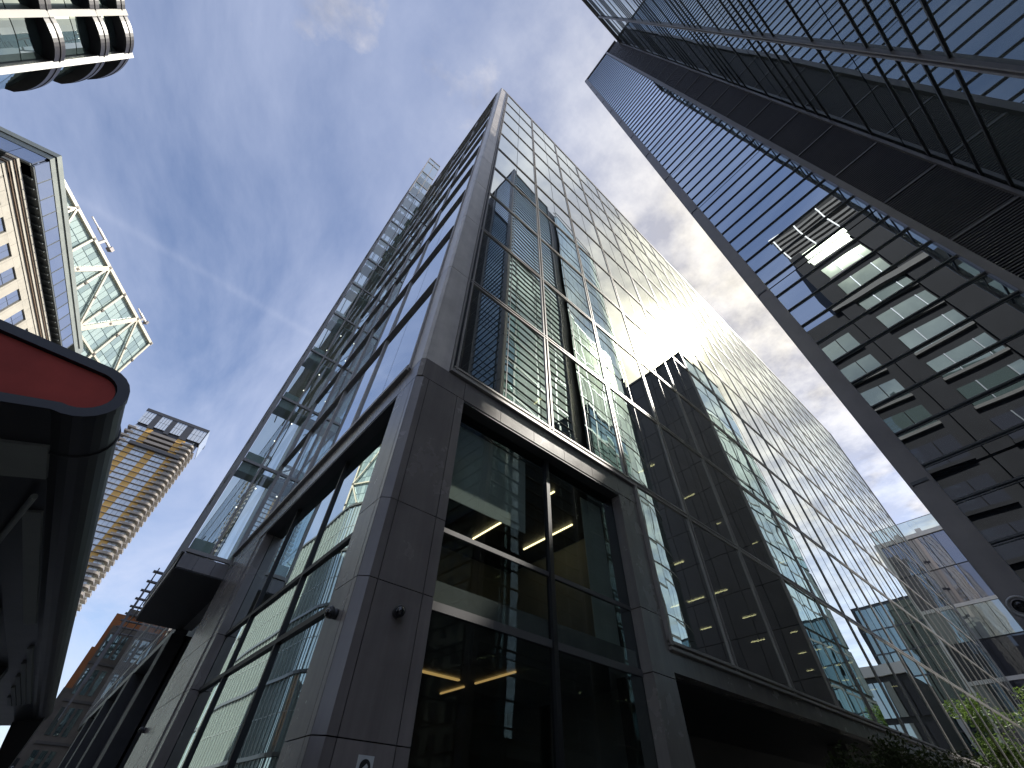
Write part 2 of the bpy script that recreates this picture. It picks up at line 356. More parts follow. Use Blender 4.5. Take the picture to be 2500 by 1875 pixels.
    # second pillar on the alley side
    for z0, z1 in ((.12, 2.3), (2.31, 3.89), (3.9, 5.06), (5.07, 7.85)):
        FR.piece('granite_panel', 'granite', T, 8.23, 8.47, z0, z1 - .008, -.26, 0); FR.piece('granite_panel', 'granite', T, 8.482, 8.99, z0, z1 - .008, -.26, -.012)
    part('pillar_core', MB().box(8.26, 8.98, W0 + .27, 6.3, 0, 7.85), 'gasket', T)
    # pillar on the street side
    for z0, z1 in ((.12, 2.3), (2.31, 3.89), (3.9, 5.06), (5.07, 7.85)):
        FL.piece('granite_panel', 'granite', T, 14.0, 14.5, z0, z1 - .008, -.26, -.03); FL.piece('granite_panel', 'granite', T, 14.512, 16.2, z0, z1 - .008, -.26, 0); FL.piece('granite_panel', 'granite', T, 16.212, 17.95, z0, z1 - .008, -.26, 0)
    part('pillar_core', MB().box(2.32, 3.0, 14.02, 17.9, 0, 7.85), 'gasket', T)
    # recessed ground floor windows
    for a0, a1 in ((3.17, 5.75), (5.85, 8.23)):
        for z0, z1 in ((1.0, 3.84), (3.96, 5.04), (5.12, 7.85)): FR.piece('shop_pane', 'glass_low', T, a0, a1, z0, z1, -.30, -.27)
    FR.piece('shop_mullion', 'gasket', T, 5.75, 5.85, .12, 7.86, -.32, -.2)
    FR.piece('shop_transom', 'shopbar', T, 3.17, 8.23, 3.84, 3.96, -.32, -.24); FR.piece('shop_transom', 'shopbar', T, 3.17, 8.23, 5.04, 5.12, -.32, -.25)
    FR.piece('shop_head', 'soffit', T, 3.17, 8.23, 7.8, 7.855, -.6, -.01)
    lw = [6.2, 8.95, 9.03, 11.96, 12.04, 14.0]
    for a0, a1 in ((6.2, 8.95), (9.03, 11.96), (12.04, 14.0)):
        for z0, z1 in ((1.0, 3.86), (3.95, 5.04), (5.13, 7.85)): FL.piece('shop_pane', 'glass_low_l', T, a0, a1, z0, z1, -.30, -.27)
    for a in (8.95, 11.96): FL.piece('shop_mullion', 'gasket', T, a, a + .08, .12, 7.86, -.32, -.22)
    FL.piece('shop_transom', 'gasket', T, 6.2, 14.0, 3.86, 3.95, -.32, -.22); FL.piece('shop_transom', 'gasket', T, 6.2, 14.0, 5.04, 5.13, -.32, -.22)
    FL.piece('shop_head', 'soffit', T, 6.2, 14.0, 7.8, 7.855, -.6, -.01)
    # ---- undercroft on the alley side
    part('fascia', FR.box(MB(), 9.02, UE, 4.02, 4.4, -.3, -.03), 'granite', T)
    part('undercroft_soffit', MB().box(9.0, UE, W0 + .3, 10, 4.0, 4.03), 'soffit', T)
    part('undercroft_wall', MB().box(9.0, UE, 9.0, 9.3, 0, 4.0), 'soffit', T)
    for a in (19.5, 28.5, 40.5, 52.5): part('undercroft_column', MB().box(a, a + .55, 6.2, 6.75, 0, 4.0), 'granite', T)
    FU = Face(0, 9.0, 0, -1)
    for a0, a1 in ((9.6, 11.2), (11.3, 12.6)): FU.piece('shop_pane', 'glass_low', T, a0, a1, .6, 3.6, 0, .03)
    # ---- street side under the stair tower and beyond
    part('undercroft_soffit', MB().box(.56, 2.3, 18.02, 25, 7.58, 7.62), 'soffit', T)
    part('undercroft_wall', MB().box(2.9, 3.1, 18, 25, 0, 7.6), 'soffit', T)
    part('street_base', MB().box(2.1, 2.6, 25, 61, 7.45, 7.85), 'tfin2', T)
    part('street_base', MB().box(2.6, 3.0, 25, 61, 0, 7.45), 'soffit', T)
    for a in (25.0, 34.0, 43.0, 52.0): part('street_pier', MB().box(2.06, 2.7, a, a + 1.4, 0, 7.44), 'soffit', T)
    for a in (26.5, 29.5, 35.5, 38.5, 44.5, 47.5): FL.piece('shop_pane', 'glass_low_l', T, a, a + 2.7, 1.0, 6.4, -.5, -.46)
    # ---- storeys seen through the glass
    for i, z in enumerate(ZS):
        part('floor_slab', MB().box(2.75, UE, W0 + .35, 18, z - .30, z + .06), 'slab', T)
        part('ceiling_panel', MB().box(2.75, UE, W0 + .6, 18, z - .46, z - .42), 'ceiling', T)
    part('floor_slab', MB().box(2.75, 9.0, W0 + .35, 18, 3.92, 4.3), 'slab', T)
    part('floor_slab', MB().box(9.0, UE, W0 + .35, 18, 4.05, 4.4), 'slab', T)
    part('ceiling_panel', MB().box(2.9, 9.0, W0 + .4, 18, 7.62, 7.66), 'soffit', T)
    part('core_wall', MB().box(9, UE, 13.5, 13.8, 4.5, 47.3), 'corewall', T)
    part('core_wall', MB().box(6.2, 6.5, 11, 60, 0, 47.3), 'corewall', T)
    part('core_wall', MB().box(3.2, 9, 10.6, 10.8, 0, 7.6), 'corewall', T); part('core_wall', MB().box(9.0, 9.2, 6.3, 10.8, 0, 7.6), 'corewall', T)
    part('roof', MB().box(2.2, UE, W0 + .1, 61, 47.4, 47.7), 'slab', T)
    part('rear_wall', MB().box(UE - .3, UE, W0 + .1, 30, 0, 47.3), 'corewall', T)
    for a0, a1, z0 in ((3.3, 4.75, 5.75), ): part('roller_blind', FR.box(MB(), a0, a1 + .6, z0 + .1, 7.7, -.5, -.48), 'blind', T)
    part('roller_blind', FR.box(MB(), 7.35, 8.1, 4.4, 7.7, -.6, -.58), 'blind', T)
    random.seed(3)
    for k in range(26):
        r, b = random.choice((0, 0, 1, 1, 2, 2, 3, 4, 5, 6, 7)), random.randrange(1, 12)
        hh = random.uniform(.6, 3.2); a = 2.8 + BAY * b
        part('roller_blind', FR.box(MB(), a + .12, a + 1.45, ZS[r + 1] - .5 - hh, ZS[r + 1] - .5, -.28, -.26), 'blind', T)
    for r in (0, 1, 2, 3):
        for b in range(0, 20): 
            if b % 2: part('inner_column', MB().tube((2.8 + BAY * b, 7.4, ZS[r]), (2.8 + BAY * b, 7.4, ZS[r + 1]), .22, n=12), 'slab', T)
    # lit ceiling strips
    def strip(u, w0, w1, z, m='lampstrip', wd=.04): part('ceiling_light', MB().box(u - wd / 2, u + wd / 2, min(w0, w1), max(w0, w1), z - .03, z), m, T)
    for u, a, b in ((13.3, 6.7, 7.05), (16.4, 6.9, 7.45), (16.4, 7.85, 8.55), (16.4, 8.96, 9.35), (19.45, 7.39, 7.95), (19.45, 9.4, 9.9), (22.5, 7.1, 7.4), (22.5, 8.55, 9.2), (25.6, 6.9, 7.15), (25.6, 7.4, 7.7), (25.6, 8.1, 8.45),
                    (28.75, 7.2, 7.4), (28.75, 7.75, 8.0), (28.75, 8.45, 8.68), (28.75, 9.1, 9.45), (31.92, 8.0, 8.2), (31.92, 8.6, 8.9), (35, 7.2, 7.5), (35, 8.2, 8.6)): strip(u, a, b, 8.12)
    for u, a, b in ((7.25, 7.13, 7.48), (13.2, 6.7, 6.95), (13.2, 7.26, 7.5), (16.2, 6.8, 7.36), (19.18, 7.3, 7.5), (22.2, 7.0, 7.34), (25.2, 7.0, 7.4)): strip(u, a, b, 12.07)
    strip(6.64, 7.5, 9.55, 7.6); strip(6.65, 6.2, 6.46, 7.6); strip(8.15, 7.0, 9.0, 7.6)
    strip(6.4, 7.3, 8.6, 3.9, 'lampdim'); strip(6.4, 9.0, 9.9, 3.9, 'lampdim'); part('ceiling_light', MB().box(4.9, 6.0, 8.6, 8.68, 3.87, 3.9), 'lampdim', T)
    # ---- glazed stair tower projecting over the street
    zo = [8.2, 12.1, 15.83, 19.55, 23.27, 27.0, 30.7, 34.35, 38.1, 41.85, 45.5, 49.35, 53.1, 57.0, 58.5]
    FO = Face(0, 18.0, 0, -1); FS = Face(.5, 0, R(90), 1)
    st = part('stair_tower', FO.box(MB(), .46, .58, 8.1, 58.5, -.08, .02), 'alu', T)
    for i in range(14):
        z0, z1 = zo[i] + .06, zo[i + 1] - .06
        FO.piece('stair_pane', 'glass_o', st, .6, 1.28, z0, z1, -.04, -.01); FO.piece('stair_pane', 'glass_o', st, 1.36, 2.0, z0, z1, -.04, -.01)
        for a in (18.1, 20.4, 22.7): FS.piece('stair_pane', 'glass_o', st, a, a + 2.2, z0, z1, -.04, -.01)
        FO.piece('stair_transom', 'alu', st, .58, 2.03, zo[i] - .06, zo[i] + .06, -.08, .04); FS.piece('stair_transom', 'alu', st, 18.06, 25, zo[i] - .05, zo[i] + .05, -.08, .03)
        if i < 13:
            FO.piece('stair_spandrel', 'blind', st, .6, 1.28, zo[i] - .45, zo[i] + .5, -.16, -.13); part('stair_landing', MB().box(.62, 2.7, 18.6, 19.4, zo[i] - .08, zo[i] + .04), 'ceiling', st)
            h = (zo[i + 1] - zo[i]) / 2
            for q, x in enumerate((.72, 1.2, 1.55)):
                part('handrail', MB().tube((x, 18.5, zo[i] + .2 + .3 * q), (x + .45, 24.4, zo[i] + h + 1.2), .03, n=6), 'gasket', st)
        if i < 4: part('spot_light', MB().lathe([(.03, 0), (.03, .03)], (1.62, 18.9, zo[i + 1] - .5), (0, 0, -1), 8), 'lampdot', st); part('spot_light', MB().lathe([(.03, 0), (.03, .03)], (1.42, 20.2, zo[i + 1] - .9), (0, 0, -1), 8), 'lampdot', st)
    FO.piece('stair_transom', 'alu', st, .58, 2.03, 58.44, 58.56, -.08, .04)
    FO.piece('stair_mullion', 'alu', st, 1.285, 1.355, 8.2, 58.4, -.06, .03); FO.piece('stair_mullion', 'alu', st, 2.0, 2.05, 8.1, 58.4, -.06, .03)
    for a in (20.35, 22.65, 24.95): FS.piece('stair_mullion', 'alu', st, a - .04, a + .04, 8.2, 58.4, -.06, .03)
    for a0, a1 in ((.5, 1.03), (1.04, 1.6), (1.61, 2.05)): FO.piece('granite_panel', 'granite', T, a0, a1, 7.62, 8.1, -.2, 0)
    FS.piece('street_fascia', 'alu', T, 18.0, 25.0, 7.62, 8.12, -.05, 0)
    part('stair_floor', MB().box(.56, 2.7, 18.2, 24.95, 7.64, 8.08), 'slab', T)
    part('stair_wall', MB().box(2.72, 2.9, 18.2, 25, 8.1, 58.3), 'blind', T)
main_block()

# ================================================================ DARK TOWER ACROSS THE ALLEY
MT['tfin'] = opaque('tower_fin', (.085, .09, .10), .4, .15, 2.0, metal=.4)
MT['louver'] = opaque('tower_louver', (.085, .076, .085), .5, .2, 3.0, metal=.2)
MT['tglass'] = glass('tower_mirror_glass', .55, (.72, .82, .92), None, .010, .004, .6, 1.5, dark=(.01, .012, .015))
MT['tglass_b'] = glass('tower_side_glass', .13, (.80, .87, .86), None, .006, .004, .5, 2.4, dark=(.07, .08, .084))
MT['tglass_g'] = glass('tower_pale_glass', .50, (.82, .96, .98), None, .012, .008, .5, 1.5, dark=(.012, .02, .022))
def dark_tower():
    T = thing('dark_tower', 'dark glass tower with close horizontal fins and black louvre strip looming over the alley', 'tower', (8.11, .1, 0))
    rot = R(-3.5); ex = Vector((math.cos(rot), math.sin(rot), 0)); ey = Vector((-ex.y, ex.x, 0)); E0 = Vector((8.11, .1, 0))
    def W(x, y): p = E0 + ex * x + ey * y; return p.x, p.y
    FA = Face(*W(0, 0), rot + R(90) + math.pi, -1)      # a runs away from the corner, faces the viewer
    FB = Face(*W(0, -3.9), rot + math.pi, -1)           # a runs towards the viewer, faces the alley
    FC = Face(*W(0, 0), rot, 1)                         # alley face beyond the corner
    HT = 51.75
    def block(x0, x1, y0, y1, z0, z1): return MB().prism([W(x0, y0), W(x1, y0), W(x1, y1), W(x0, y1)], z0, z1)
    part('core', block(.12, 13.5, -14, -.12, 0, HT - .2), 'gasket', T)
    part('core', block(-5.6, .1, -16, -4.02, 0, 48.4), 'gasket', T)
    # face A
    zt = HT; fz = [HT - .33 - .627 * i for i in range(81)]
    st = [HT, 47.2, 43.37, 39.54, 35.69, 31.95, 28.1, 24.24, 20.5, 16.72, 11.05, 5.42, .1]
    for z1, z0 in zip(st, st[1:]):
        FA.piece('face_pane', 'tglass', T, .22, 2.78, z0 + .02, z1 - .02, -.1, -.03)
        m = MB(); 
        for k in range(7):
            t0, t1 = k / 7, (k + 1) / 7; b0, b1 = .05 * math.sin(t0 * math.pi) , .05 * math.sin(t1 * math.pi)
            h = z1 - z0 - .03; 
            m.hexa([FA.p(-.0 - b0 * .8, z0 + h * t0, -.2), FA.p(.2, z0 + h * t0, -.2), FA.p(.2, z0 + h * t0, .03), FA.p(-.0 - b0 * .8, z0 + h * t0, .03),
                    FA.p(-.0 - b1 * .8, z0 + h * t1, -.2), FA.p(.2, z0 + h * t1, -.2), FA.p(.2, z0 + h * t1, .03), FA.p(-.0 - b1 * .8, z0 + h * t1, .03)])
        part('corner_post', m, 'tmetal', T)
        FA.piece('post_joint', 'tfin', T, -.02, .2, z0 - .025, z0 + .025, -.2, .045)
    fm = MB(); FA.lbox(fm, .2, 2.76, -.013, .013, -.03, .002); FA.lbox(fm, .2, 2.76, -.05, -.038, -.03, -.018); fm = fm.mesh('fin', 'tfin')
    for z in fz:
        if z > .4: FA.inst('fin', fm, T, 0, z)
    FA.piece('edge_trim', 'tmetal', T, .2, .25, .1, HT, -.05, .05); FA.piece('edge_trim', 'tmetal', T, 2.72, 2.85, .1, HT, -.1, .08)
    FA.piece('roof_trim', 'tmetal', T, -.02, 3.9, HT, HT + .22, -.6, .05)
    # louvre strip
    lb = part('louver_strip', FA.box(MB(), 2.8, 3.9, .1, HT, -.3, -.17), 'louver', T)
    zl = 16.75 - 1.906 * 8
    lm = MB()
    for k in range(30): FA.lbox(lm, 0, .96, .03 + k * .0612, .03 + k * .0612 + .028, -.08, -.015)
    FA.lbox(lm, 0, .96, 0, 1.86, -.16, -.12)
    lm = lm.mesh('louver_panel', 'louver')
    k = 0
    while zl + 1.906 * k < HT - 1.2:
        z = zl + 1.906 * k; FA.inst('louver_panel', lm, lb, 2.88, z + .025); FA.piece('louver_rail', 'tmetal', lb, 2.86, 3.86, z - .022, z + .022, -.1, .01); k += 1
    FA.piece('edge_trim', 'tmetal', T, 3.84, 3.9, .1, 48.6, -.1, .06)
    # face B beside the viewer
    for b in range(2):
        a0, a1 = .02 + 2.82 * b, 2.82 * (b + 1) - .04
        for z0, z1 in [(.6 + 5.76 * i, .6 + 5.76 * (i + 1) - .05) for i in range(8)] + [(46.68, 48.5)]:
            if b < 8: FB.piece('side_pane', 'tglass_b', T, a0, a1, z0, z1, -.08, -.03)
        FB.piece('side_mullion', 'tmetal', T, a1, a1 + .045, .1, 48.5, -.08, .05); FB.piece('side_mullion', 'tmetal', T, a1 + .065, a1 + .1, .1, 48.5, -.08, .03)
    bm = MB(); FB.lbox(bm, 0, 5.64, -.017, .017, -.04, -.008); FB.lbox(bm, 0, 5.64, .04, .05, -.04, -.02); bm = bm.mesh('side_bar', 'tfin')
    for i in range(-1, 8):
        for dz in (0, .65, 1.3, 1.97, 3.9):
            z = 9.38 + 5.76 * i + dz
            if .3 < z < 48.4: FB.inst('side_bar', bm, T, 0, z)
    FB.piece('roof_trim', 'tmetal', T, -.1, 5.7, 48.5, 48.75, -.5, .1)
    # face C, mostly seen mirrored in the office block
    for z1, z0 in zip(st, st[1:]):
        FC.piece('alley_pane', 'tglass_g', T, .2, 2.9, z0 + .02, z1 - .02, -.1, -.03); FC.piece('alley_pane', 'tglass_g', T, 2.95, 5.5, z0 + .02, z1 - .02, -.1, -.03)
    fm = MB(); FC.lbox(fm, .2, 5.5, -.02, .02, -.03, .015); fm = fm.mesh('fin', 'tfin')
    for z in fz:
        if z > .4: FC.inst('fin', fm, T, 0, z)
    FC.piece('edge_trim', 'tmetal', T, 0.0, .2, .1, HT, -.1, .06); FC.piece('edge_trim', 'tmetal', T, 5.5, 5.62, .1, HT, -.1, .08); FC.piece('roof_trim', 'tmetal', T, 0, 5.7, HT, HT + .2, -.3, .05)
    part('dark_slot', FC.box(MB(), 5.62, 6.55, .1, HT - .8, -1.2, -.6), 'louver', T)
    # pale glazed bay with a rounded end
    n = 10; arc = []
    for i in range(n + 1):
        t = i / n; arc.append((6.6 + 7.6 * t + (.35 * math.sin(max(0, t - .7) / .3 * 1.2)), .12 - .55 * max(0, t - .7) ** 2 / .09))
    zst = [.1 + 3.83 * i for i in range(13)] + [50.6]
    for (x0, y0), (x1, y1) in zip(arc, arc[1:]):
        p0, p1 = W(x0, y0), W(x1, y1); F = Face(*p0, math.atan2(p1[1] - p0[1], p1[0] - p0[0]), 1); ln = math.hypot(p1[0] - p0[0], p1[1] - p0[1])
        for z0, z1 in zip(zst, zst[1:]): F.piece('bay_pane', 'tglass_g', T, .015, ln - .015, z0 + .03, z1 - .03, -.06, -.02)
        for z in zst: F.piece('bay_transom', 'tmetal', T, 0, ln, z - .03, z + .03, -.08, .01); F.piece('bay_transom', 'tmetal', T, 0, ln, z + 1.26, z + 1.29, -.08, 0)
    part('core', block(6.6, 14.2, -10, -.6, 0, 50.4), 'gasket', T)
dark_tower()

# ================================================================ GENERIC BLOCKS FURTHER OFF
MT['dstone'] = opaque('dark_cladding', (.060, .056, .058), .5, .25, .6, fine=.2, objvar=.25)
MT['wframe'] = opaque('pale_frame', (.62, .60, .58), .5, .1, 1.0)
MT['greyglass'] = glass('grey_lilac_glass', .25, (.86, .86, .94), None, .010, .02, .5, 1.6, dark=(.07, .07, .085), objvar=.35)
MT['paleglass'] = glass('pale_panel_glass', .30, (.85, .93, .92), None, .010, .02, .5, 1.6, dark=(.20, .22, .22), objvar=.3)
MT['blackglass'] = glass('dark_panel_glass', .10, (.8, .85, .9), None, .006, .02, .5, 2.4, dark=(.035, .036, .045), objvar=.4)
MT['winglass'] = glass('window_glass', .35, (.86, .97, .95), None, .015, .012, .7, 1.5, dark=(.07, .09, .085), objvar=.4)
MT['tealglass'] = glass('teal_window_glass', .34, (.80, .95, .93), None, .015, .012, .7, 1.5, dark=(.05, .075, .075), objvar=.35)
def stone_block():
    T = thing('stone_block', 'dark stone clad block mirrored as a black silhouette under the sun glare', 'building', (35.3, .1, 0))
    F = Face(35.3, .1, R(-90), -1); G = Face(35.3, .1, 0, 1)
    part('core', MB().box(35.4, 43.6, -12, 0, 0, 42.2), 'gasket', T)
    for i in range(8):
        for j in range(14): F.piece('cladding_panel', 'dstone', T, .02 + 1.5 * i, 1.48 + 1.5 * i, .12 + 3.02 * j, 3.1 + 3.02 * j, -.1, .02)
    for i in range(3):
        for j in range(14): G.piece('window', 'tglass_g', T, .1 + 2.8 * i, 2.75 + 2.8 * i, .2 + 3.02 * j, 3.0 + 3.02 * j, -.1, 0)
    part('roof', MB().box(35.2, 43.8, -12, .15, 42.2, 42.5), 'dstone', T)
stone_block()
def white_framed():
    T = thing('white_framed_building', 'pale framed building with dark and light glass panels closing the end of the alley', 'building', (80, 1.35, 0))
    F = Face(80, 1.45, R(90), 1)          # faces the viewer, a = w
    part('core', MB().box(80.3, 92, 1.5, 16, 0, 32.6), 'dstone', T)
    lv = [0.2, 4.1, 8.0, 11.9, 15.8, 19.6, 23.6, 27.9, 32.3]
    band = [24.0 - 7.9, 16.1, 24.2]
    cols = [0.15, 1.45, 2.75, 4.05, 5.35, 6.65, 7.95, 9.25]
    random.seed(11)
    for i, (z0, z1) in enumerate(zip(lv, lv[1:])):
        top = .42 if i in (3, 5, 1) else .08
        for a0, a1 in zip(cols, cols[1:]):
            k = 'greyglass' if i >= 6 else ('paleglass' if i == 5 else ('blackglass' if i == 4 else random.choice(('blackglass', 'paleglass', 'blackglass', 'greyglass'))))
            F.piece('glass_panel', k, T, a0 + .03, a1 - .03, z0 + .05, z1 - top, -.12, -.02)
        if top > .1: F.piece('floor_band', 'wframe', T, 0, 10, z1 - .38, z1 + .02, -.2, .10)
        else: F.piece('panel_rail', 'gasket', T, 0, 10, z1 - .05, z1 + .02, -.2, .02)
    for a in cols: F.piece('panel_mullion', 'gasket', T, a - .03, a + .03, 0, 32.3, -.2, .02)
    F.piece('frame_post', 'wframe', T, -.5, .1, 0, 32.9, -.4, .15); F.piece('frame_head', 'wframe', T, .1, 10, 32.35, 32.9, -.4, .13)
    F.piece('balustrade_glass', 'glass_o', T, -.3, 10, 33.3, 35.3, -1.4, -1.37); F.piece('balustrade_rail', 'tmetal', T, -.3, 10, 35.3, 35.36, -1.42, -1.35)
    part('roof_unit', F.box(MB(), 2.3, 3.0, 32.9, 33.6, -.9, -.4), 'wframe', T)
white_framed()
def grid_block():
    T = thing('grid_block', 'dark block of gridded glass mirrored low in the alley facade beside the white framed building', 'building', (92, -4.5, 0))
    F = Face(92, 1.2, R(-90), -1); part('core', MB().box(92.2, 104, -9, 1.1, 0, 29.5), 'gasket', T)
    for i in range(6):
        for j in range(9): F.piece('window', 'tealglass', T, .08 + 1.6 * i, 1.6 * i + 1.52, .4 + 3.2 * j, 3.4 + 3.2 * j, -.1, 0)
    for j in range(10): F.piece('floor_band', 'tfin', T, 0, 9.8, .2 + 3.2 * j, .38 + 3.2 * j, -.1, .06)
    F.piece('corner_post', 'wframe', T, 4.2, 4.6, 0, 16, -.1, .5)
grid_block()
def low_block():
    T = thing('low_block', 'low office block with white roof band and roof planting mirrored in the alley glass', 'building', (74, -7.5, 0))
    F = Face(74, -2.6, R(-90), -1); part('core', MB().box(74.2, 84, -13, -2.7, 0, 16.6), 'gasket', T)
    random.seed(5)
    for i in range(5):
        for j in range(4):
            for q in range(2): F.piece('window', random.choice(('paleglass', 'tealglass', 'blackglass')), T, .1 + 2 * i + q * .95, 2 * i + q * .95 + .95, .5 + 4 * j, 3.9 + 4 * j, -.1, 0)
    F.piece('roof_band', 'wframe', T, 0, 10.2, 16.5, 17.6, -.3, .15); F.piece('floor_band', 'wframe', T, 0, 10.2, 8.3, 8.75, -.3, .1)
low_block()

def rear_building():
    """stone office block behind the viewer, seen mirrored in the dark tower"""
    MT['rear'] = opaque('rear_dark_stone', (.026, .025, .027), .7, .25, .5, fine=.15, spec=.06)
    MT['sillst'] = opaque('pale_sill', (.13, .122, .115), .7, .15, spec=.1)
    T = thing('rear_office_building', 'dark stone building with long windows and louvred roof screen mirrored in the tower glass', 'building', (-26.2, -8, 0))
    an = math.atan2(-8.9 + .99, -27.14 + 26.17); F = Face(-26.17, -.2, an, 1)    # a runs away from the street corner
    def blk(a0, a1, z0, z1, d0=-9, d1=-.25): return F.box(MB(), a0, a1, z0, z1, d0, d1)
    part('core', blk(0, 16, 0, 52.9), 'rear', T); part('core', blk(-7.5, -.02, 0, 41), 'rear', T)
    rows = [1.2 + 3.45 * i for i in range(15)]
    for z in rows:
        if z + 3 > 52.8: continue
        wg = 'winglass' if z > 24 else 'blackglass'  # lower rows take dark glass: their shade is put into the colour
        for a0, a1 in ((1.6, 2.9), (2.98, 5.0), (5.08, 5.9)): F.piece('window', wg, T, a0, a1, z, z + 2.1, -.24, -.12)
        for a in (2.9, 5.0): F.piece('window_bar', 'tfin', T, a, a + .08, z, z + 2.1, -.24, -.04)
        ss = 'sillst' if z > 24 else 'rear'  # low sills take the dark wall stone, shade painted in as well
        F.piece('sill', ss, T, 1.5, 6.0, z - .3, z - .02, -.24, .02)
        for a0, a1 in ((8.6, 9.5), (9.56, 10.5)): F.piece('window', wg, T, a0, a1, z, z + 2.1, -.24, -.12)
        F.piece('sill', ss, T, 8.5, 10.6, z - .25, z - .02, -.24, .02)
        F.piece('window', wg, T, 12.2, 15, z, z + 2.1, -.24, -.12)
        if z + 3 < 41:
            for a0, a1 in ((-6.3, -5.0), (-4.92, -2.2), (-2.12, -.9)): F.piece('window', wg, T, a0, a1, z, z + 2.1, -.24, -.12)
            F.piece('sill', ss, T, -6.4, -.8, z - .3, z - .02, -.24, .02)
    for a0, a1 in ((0, 1.4), (6.1, 8.4), (10.7, 12.1)): F.piece('pier', 'rear', T, a0, a1, 0, 53, -.25, .06)
    F.piece('string_course', 'sillst', T, -.5, 16, 41.0, 41.7, -.25, .35)
    F.piece('attic_glass', 'winglass', T, .8, 6.5, 50.4, 52.6, -.2, -.1)
    for k in range(6): F.piece('roof_louver', 'sillst', T, .2, 9.0, 53.4 + 1.0 * k, 53.9 + 1.0 * k, -1.2, -.6)
    for a in (.3, 3.2, 6.1, 8.9): F.piece('roof_post', 'wframe', T, a, a + .15, 52.8, 59.6, -1.3, -.5)
    F.piece('roof_rail', 'wframe', T, 0, 9.2, 59.5, 59.7, -1.3, -.5)
rear_building()

def block_behind():  # unseen block added to keep low sky out of the shop window reflections
    MT['brickd'] = opaque('dull_brick', (.16, .11, .085), .8, .25, .6, fine=.2)
    T = thing('added_brick_block', 'dull brick block added behind the viewer to block low sky mirrored in the lowest shop windows', 'building', (10, -48, 0))
    F = Face(-40, -48, 0, 1); part('wall', F.box(MB(), 0, 110, 0, 24, -12, 0), 'brickd', T)
    for j in range(6):
        for i in range(22): F.piece('window', 'blackglass', T, 1.5 + 5 * i, 3.9 + 5 * i, 1.2 + 3.8 * j, 3.6 + 3.8 * j, -.1, .04)
    F.piece('parapet', 'sillst', T, 0, 110, 24, 24.5, -1, .2)
block_behind()

# ================================================================ ACROSS THE STREET
def pale_building():
    MT['pglass'] = glass('pale_green_glass', .30, (.86, .98, .96), None, .02, .012, .8, 1.4, dark=(.30, .36, .35), objvar=.2)
    MT['pmull'] = opaque('pale_mullion', (.34, .37, .36), .4, .1, metal=.3)
    MT['pband'] = opaque('dark_floor_edge', (.08, .085, .085), .4, .2)
    T = thing('pale_glass_building', 'pale green glass building with rounded corner mirrored in the ground floor windows', 'building', (-13.4, 56, 0))
    pts = [(-13.4, 92 - 4.0 * i) for i in range(9)]                     # straight street front
    for i in range(1, 9): t = R(90) * i / 8; pts.append((-13.4 - 6 * (1 - math.cos(t)), 60 - 6 * math.sin(t)))
    pts += [(-23.4, 54), (-27.4, 54)]
    core = [(p[0] - .5, p[1]) for p in pts] + [(-27.4, 92)]
    part('core', MB().prism([(-14.2, 92), (-14.2, 60), (-16, 56.5), (-20, 54.8), (-27, 54.8), (-27, 92)], 0, 34.5), 'gasket', T)
    for p0, p1 in zip(pts, pts[1:]):
        F = Face(*p0, math.atan2(p1[1] - p0[1], p1[0] - p0[0]), 1); ln = math.hypot(p1[0] - p0[0], p1[1] - p0[1]); ns = max(1, round(ln / 1.33))
        for z in range(5):
            F.piece('glass_band', 'pglass', T, 0, ln, .3 + 7.05 * z, 7.0 + 7.05 * z, -.1, 0)
            F.piece('floor_edge', 'pband', T, 0, ln, 7.0 + 7.05 * z, 7.35 + 7.05 * z, -.1, .22)
            F.piece('floor_line', 'pmull', T, 0, ln, 3.6 + 7.05 * z, 3.68 + 7.05 * z, -.1, .04)
        for q in range(ns): F.piece('mullion', 'pmull', T, ln * q / ns - .05, ln * q / ns + .05, .2, 35, -.1, .12)
        for q in range(ns * 2): F.piece('mullion', 'pband', T, ln * q / ns / 2 - .02, ln * q / ns / 2 + .02, .2, 35, -.1, .05)
pale_building()
def pale_row():
    T = thing('pale_glass_row', 'long pale green glass front further up the street mirrored beside the stair tower', 'building', (-13.4, 94, 0))
    F = Face(-13.6, 93, R(90), -1); part('core', F.box(MB(), 0, 170, 0, 32, -10, -.2), 'gasket', T)
    for z in range(5): F.piece('glass_band', 'pglass', T, 0, 170, .3 + 6.4 * z, 6.3 + 6.4 * z, -.15, 0); F.piece('floor_edge', 'pband', T, 0, 170, 6.3 + 6.4 * z, 6.7 + 6.4 * z, -.15, .2)
    for q in range(43): F.piece('mullion', 'pmull', T, 4 * q, 4 * q + .35, 0, 32, -.1, .3)
pale_row()

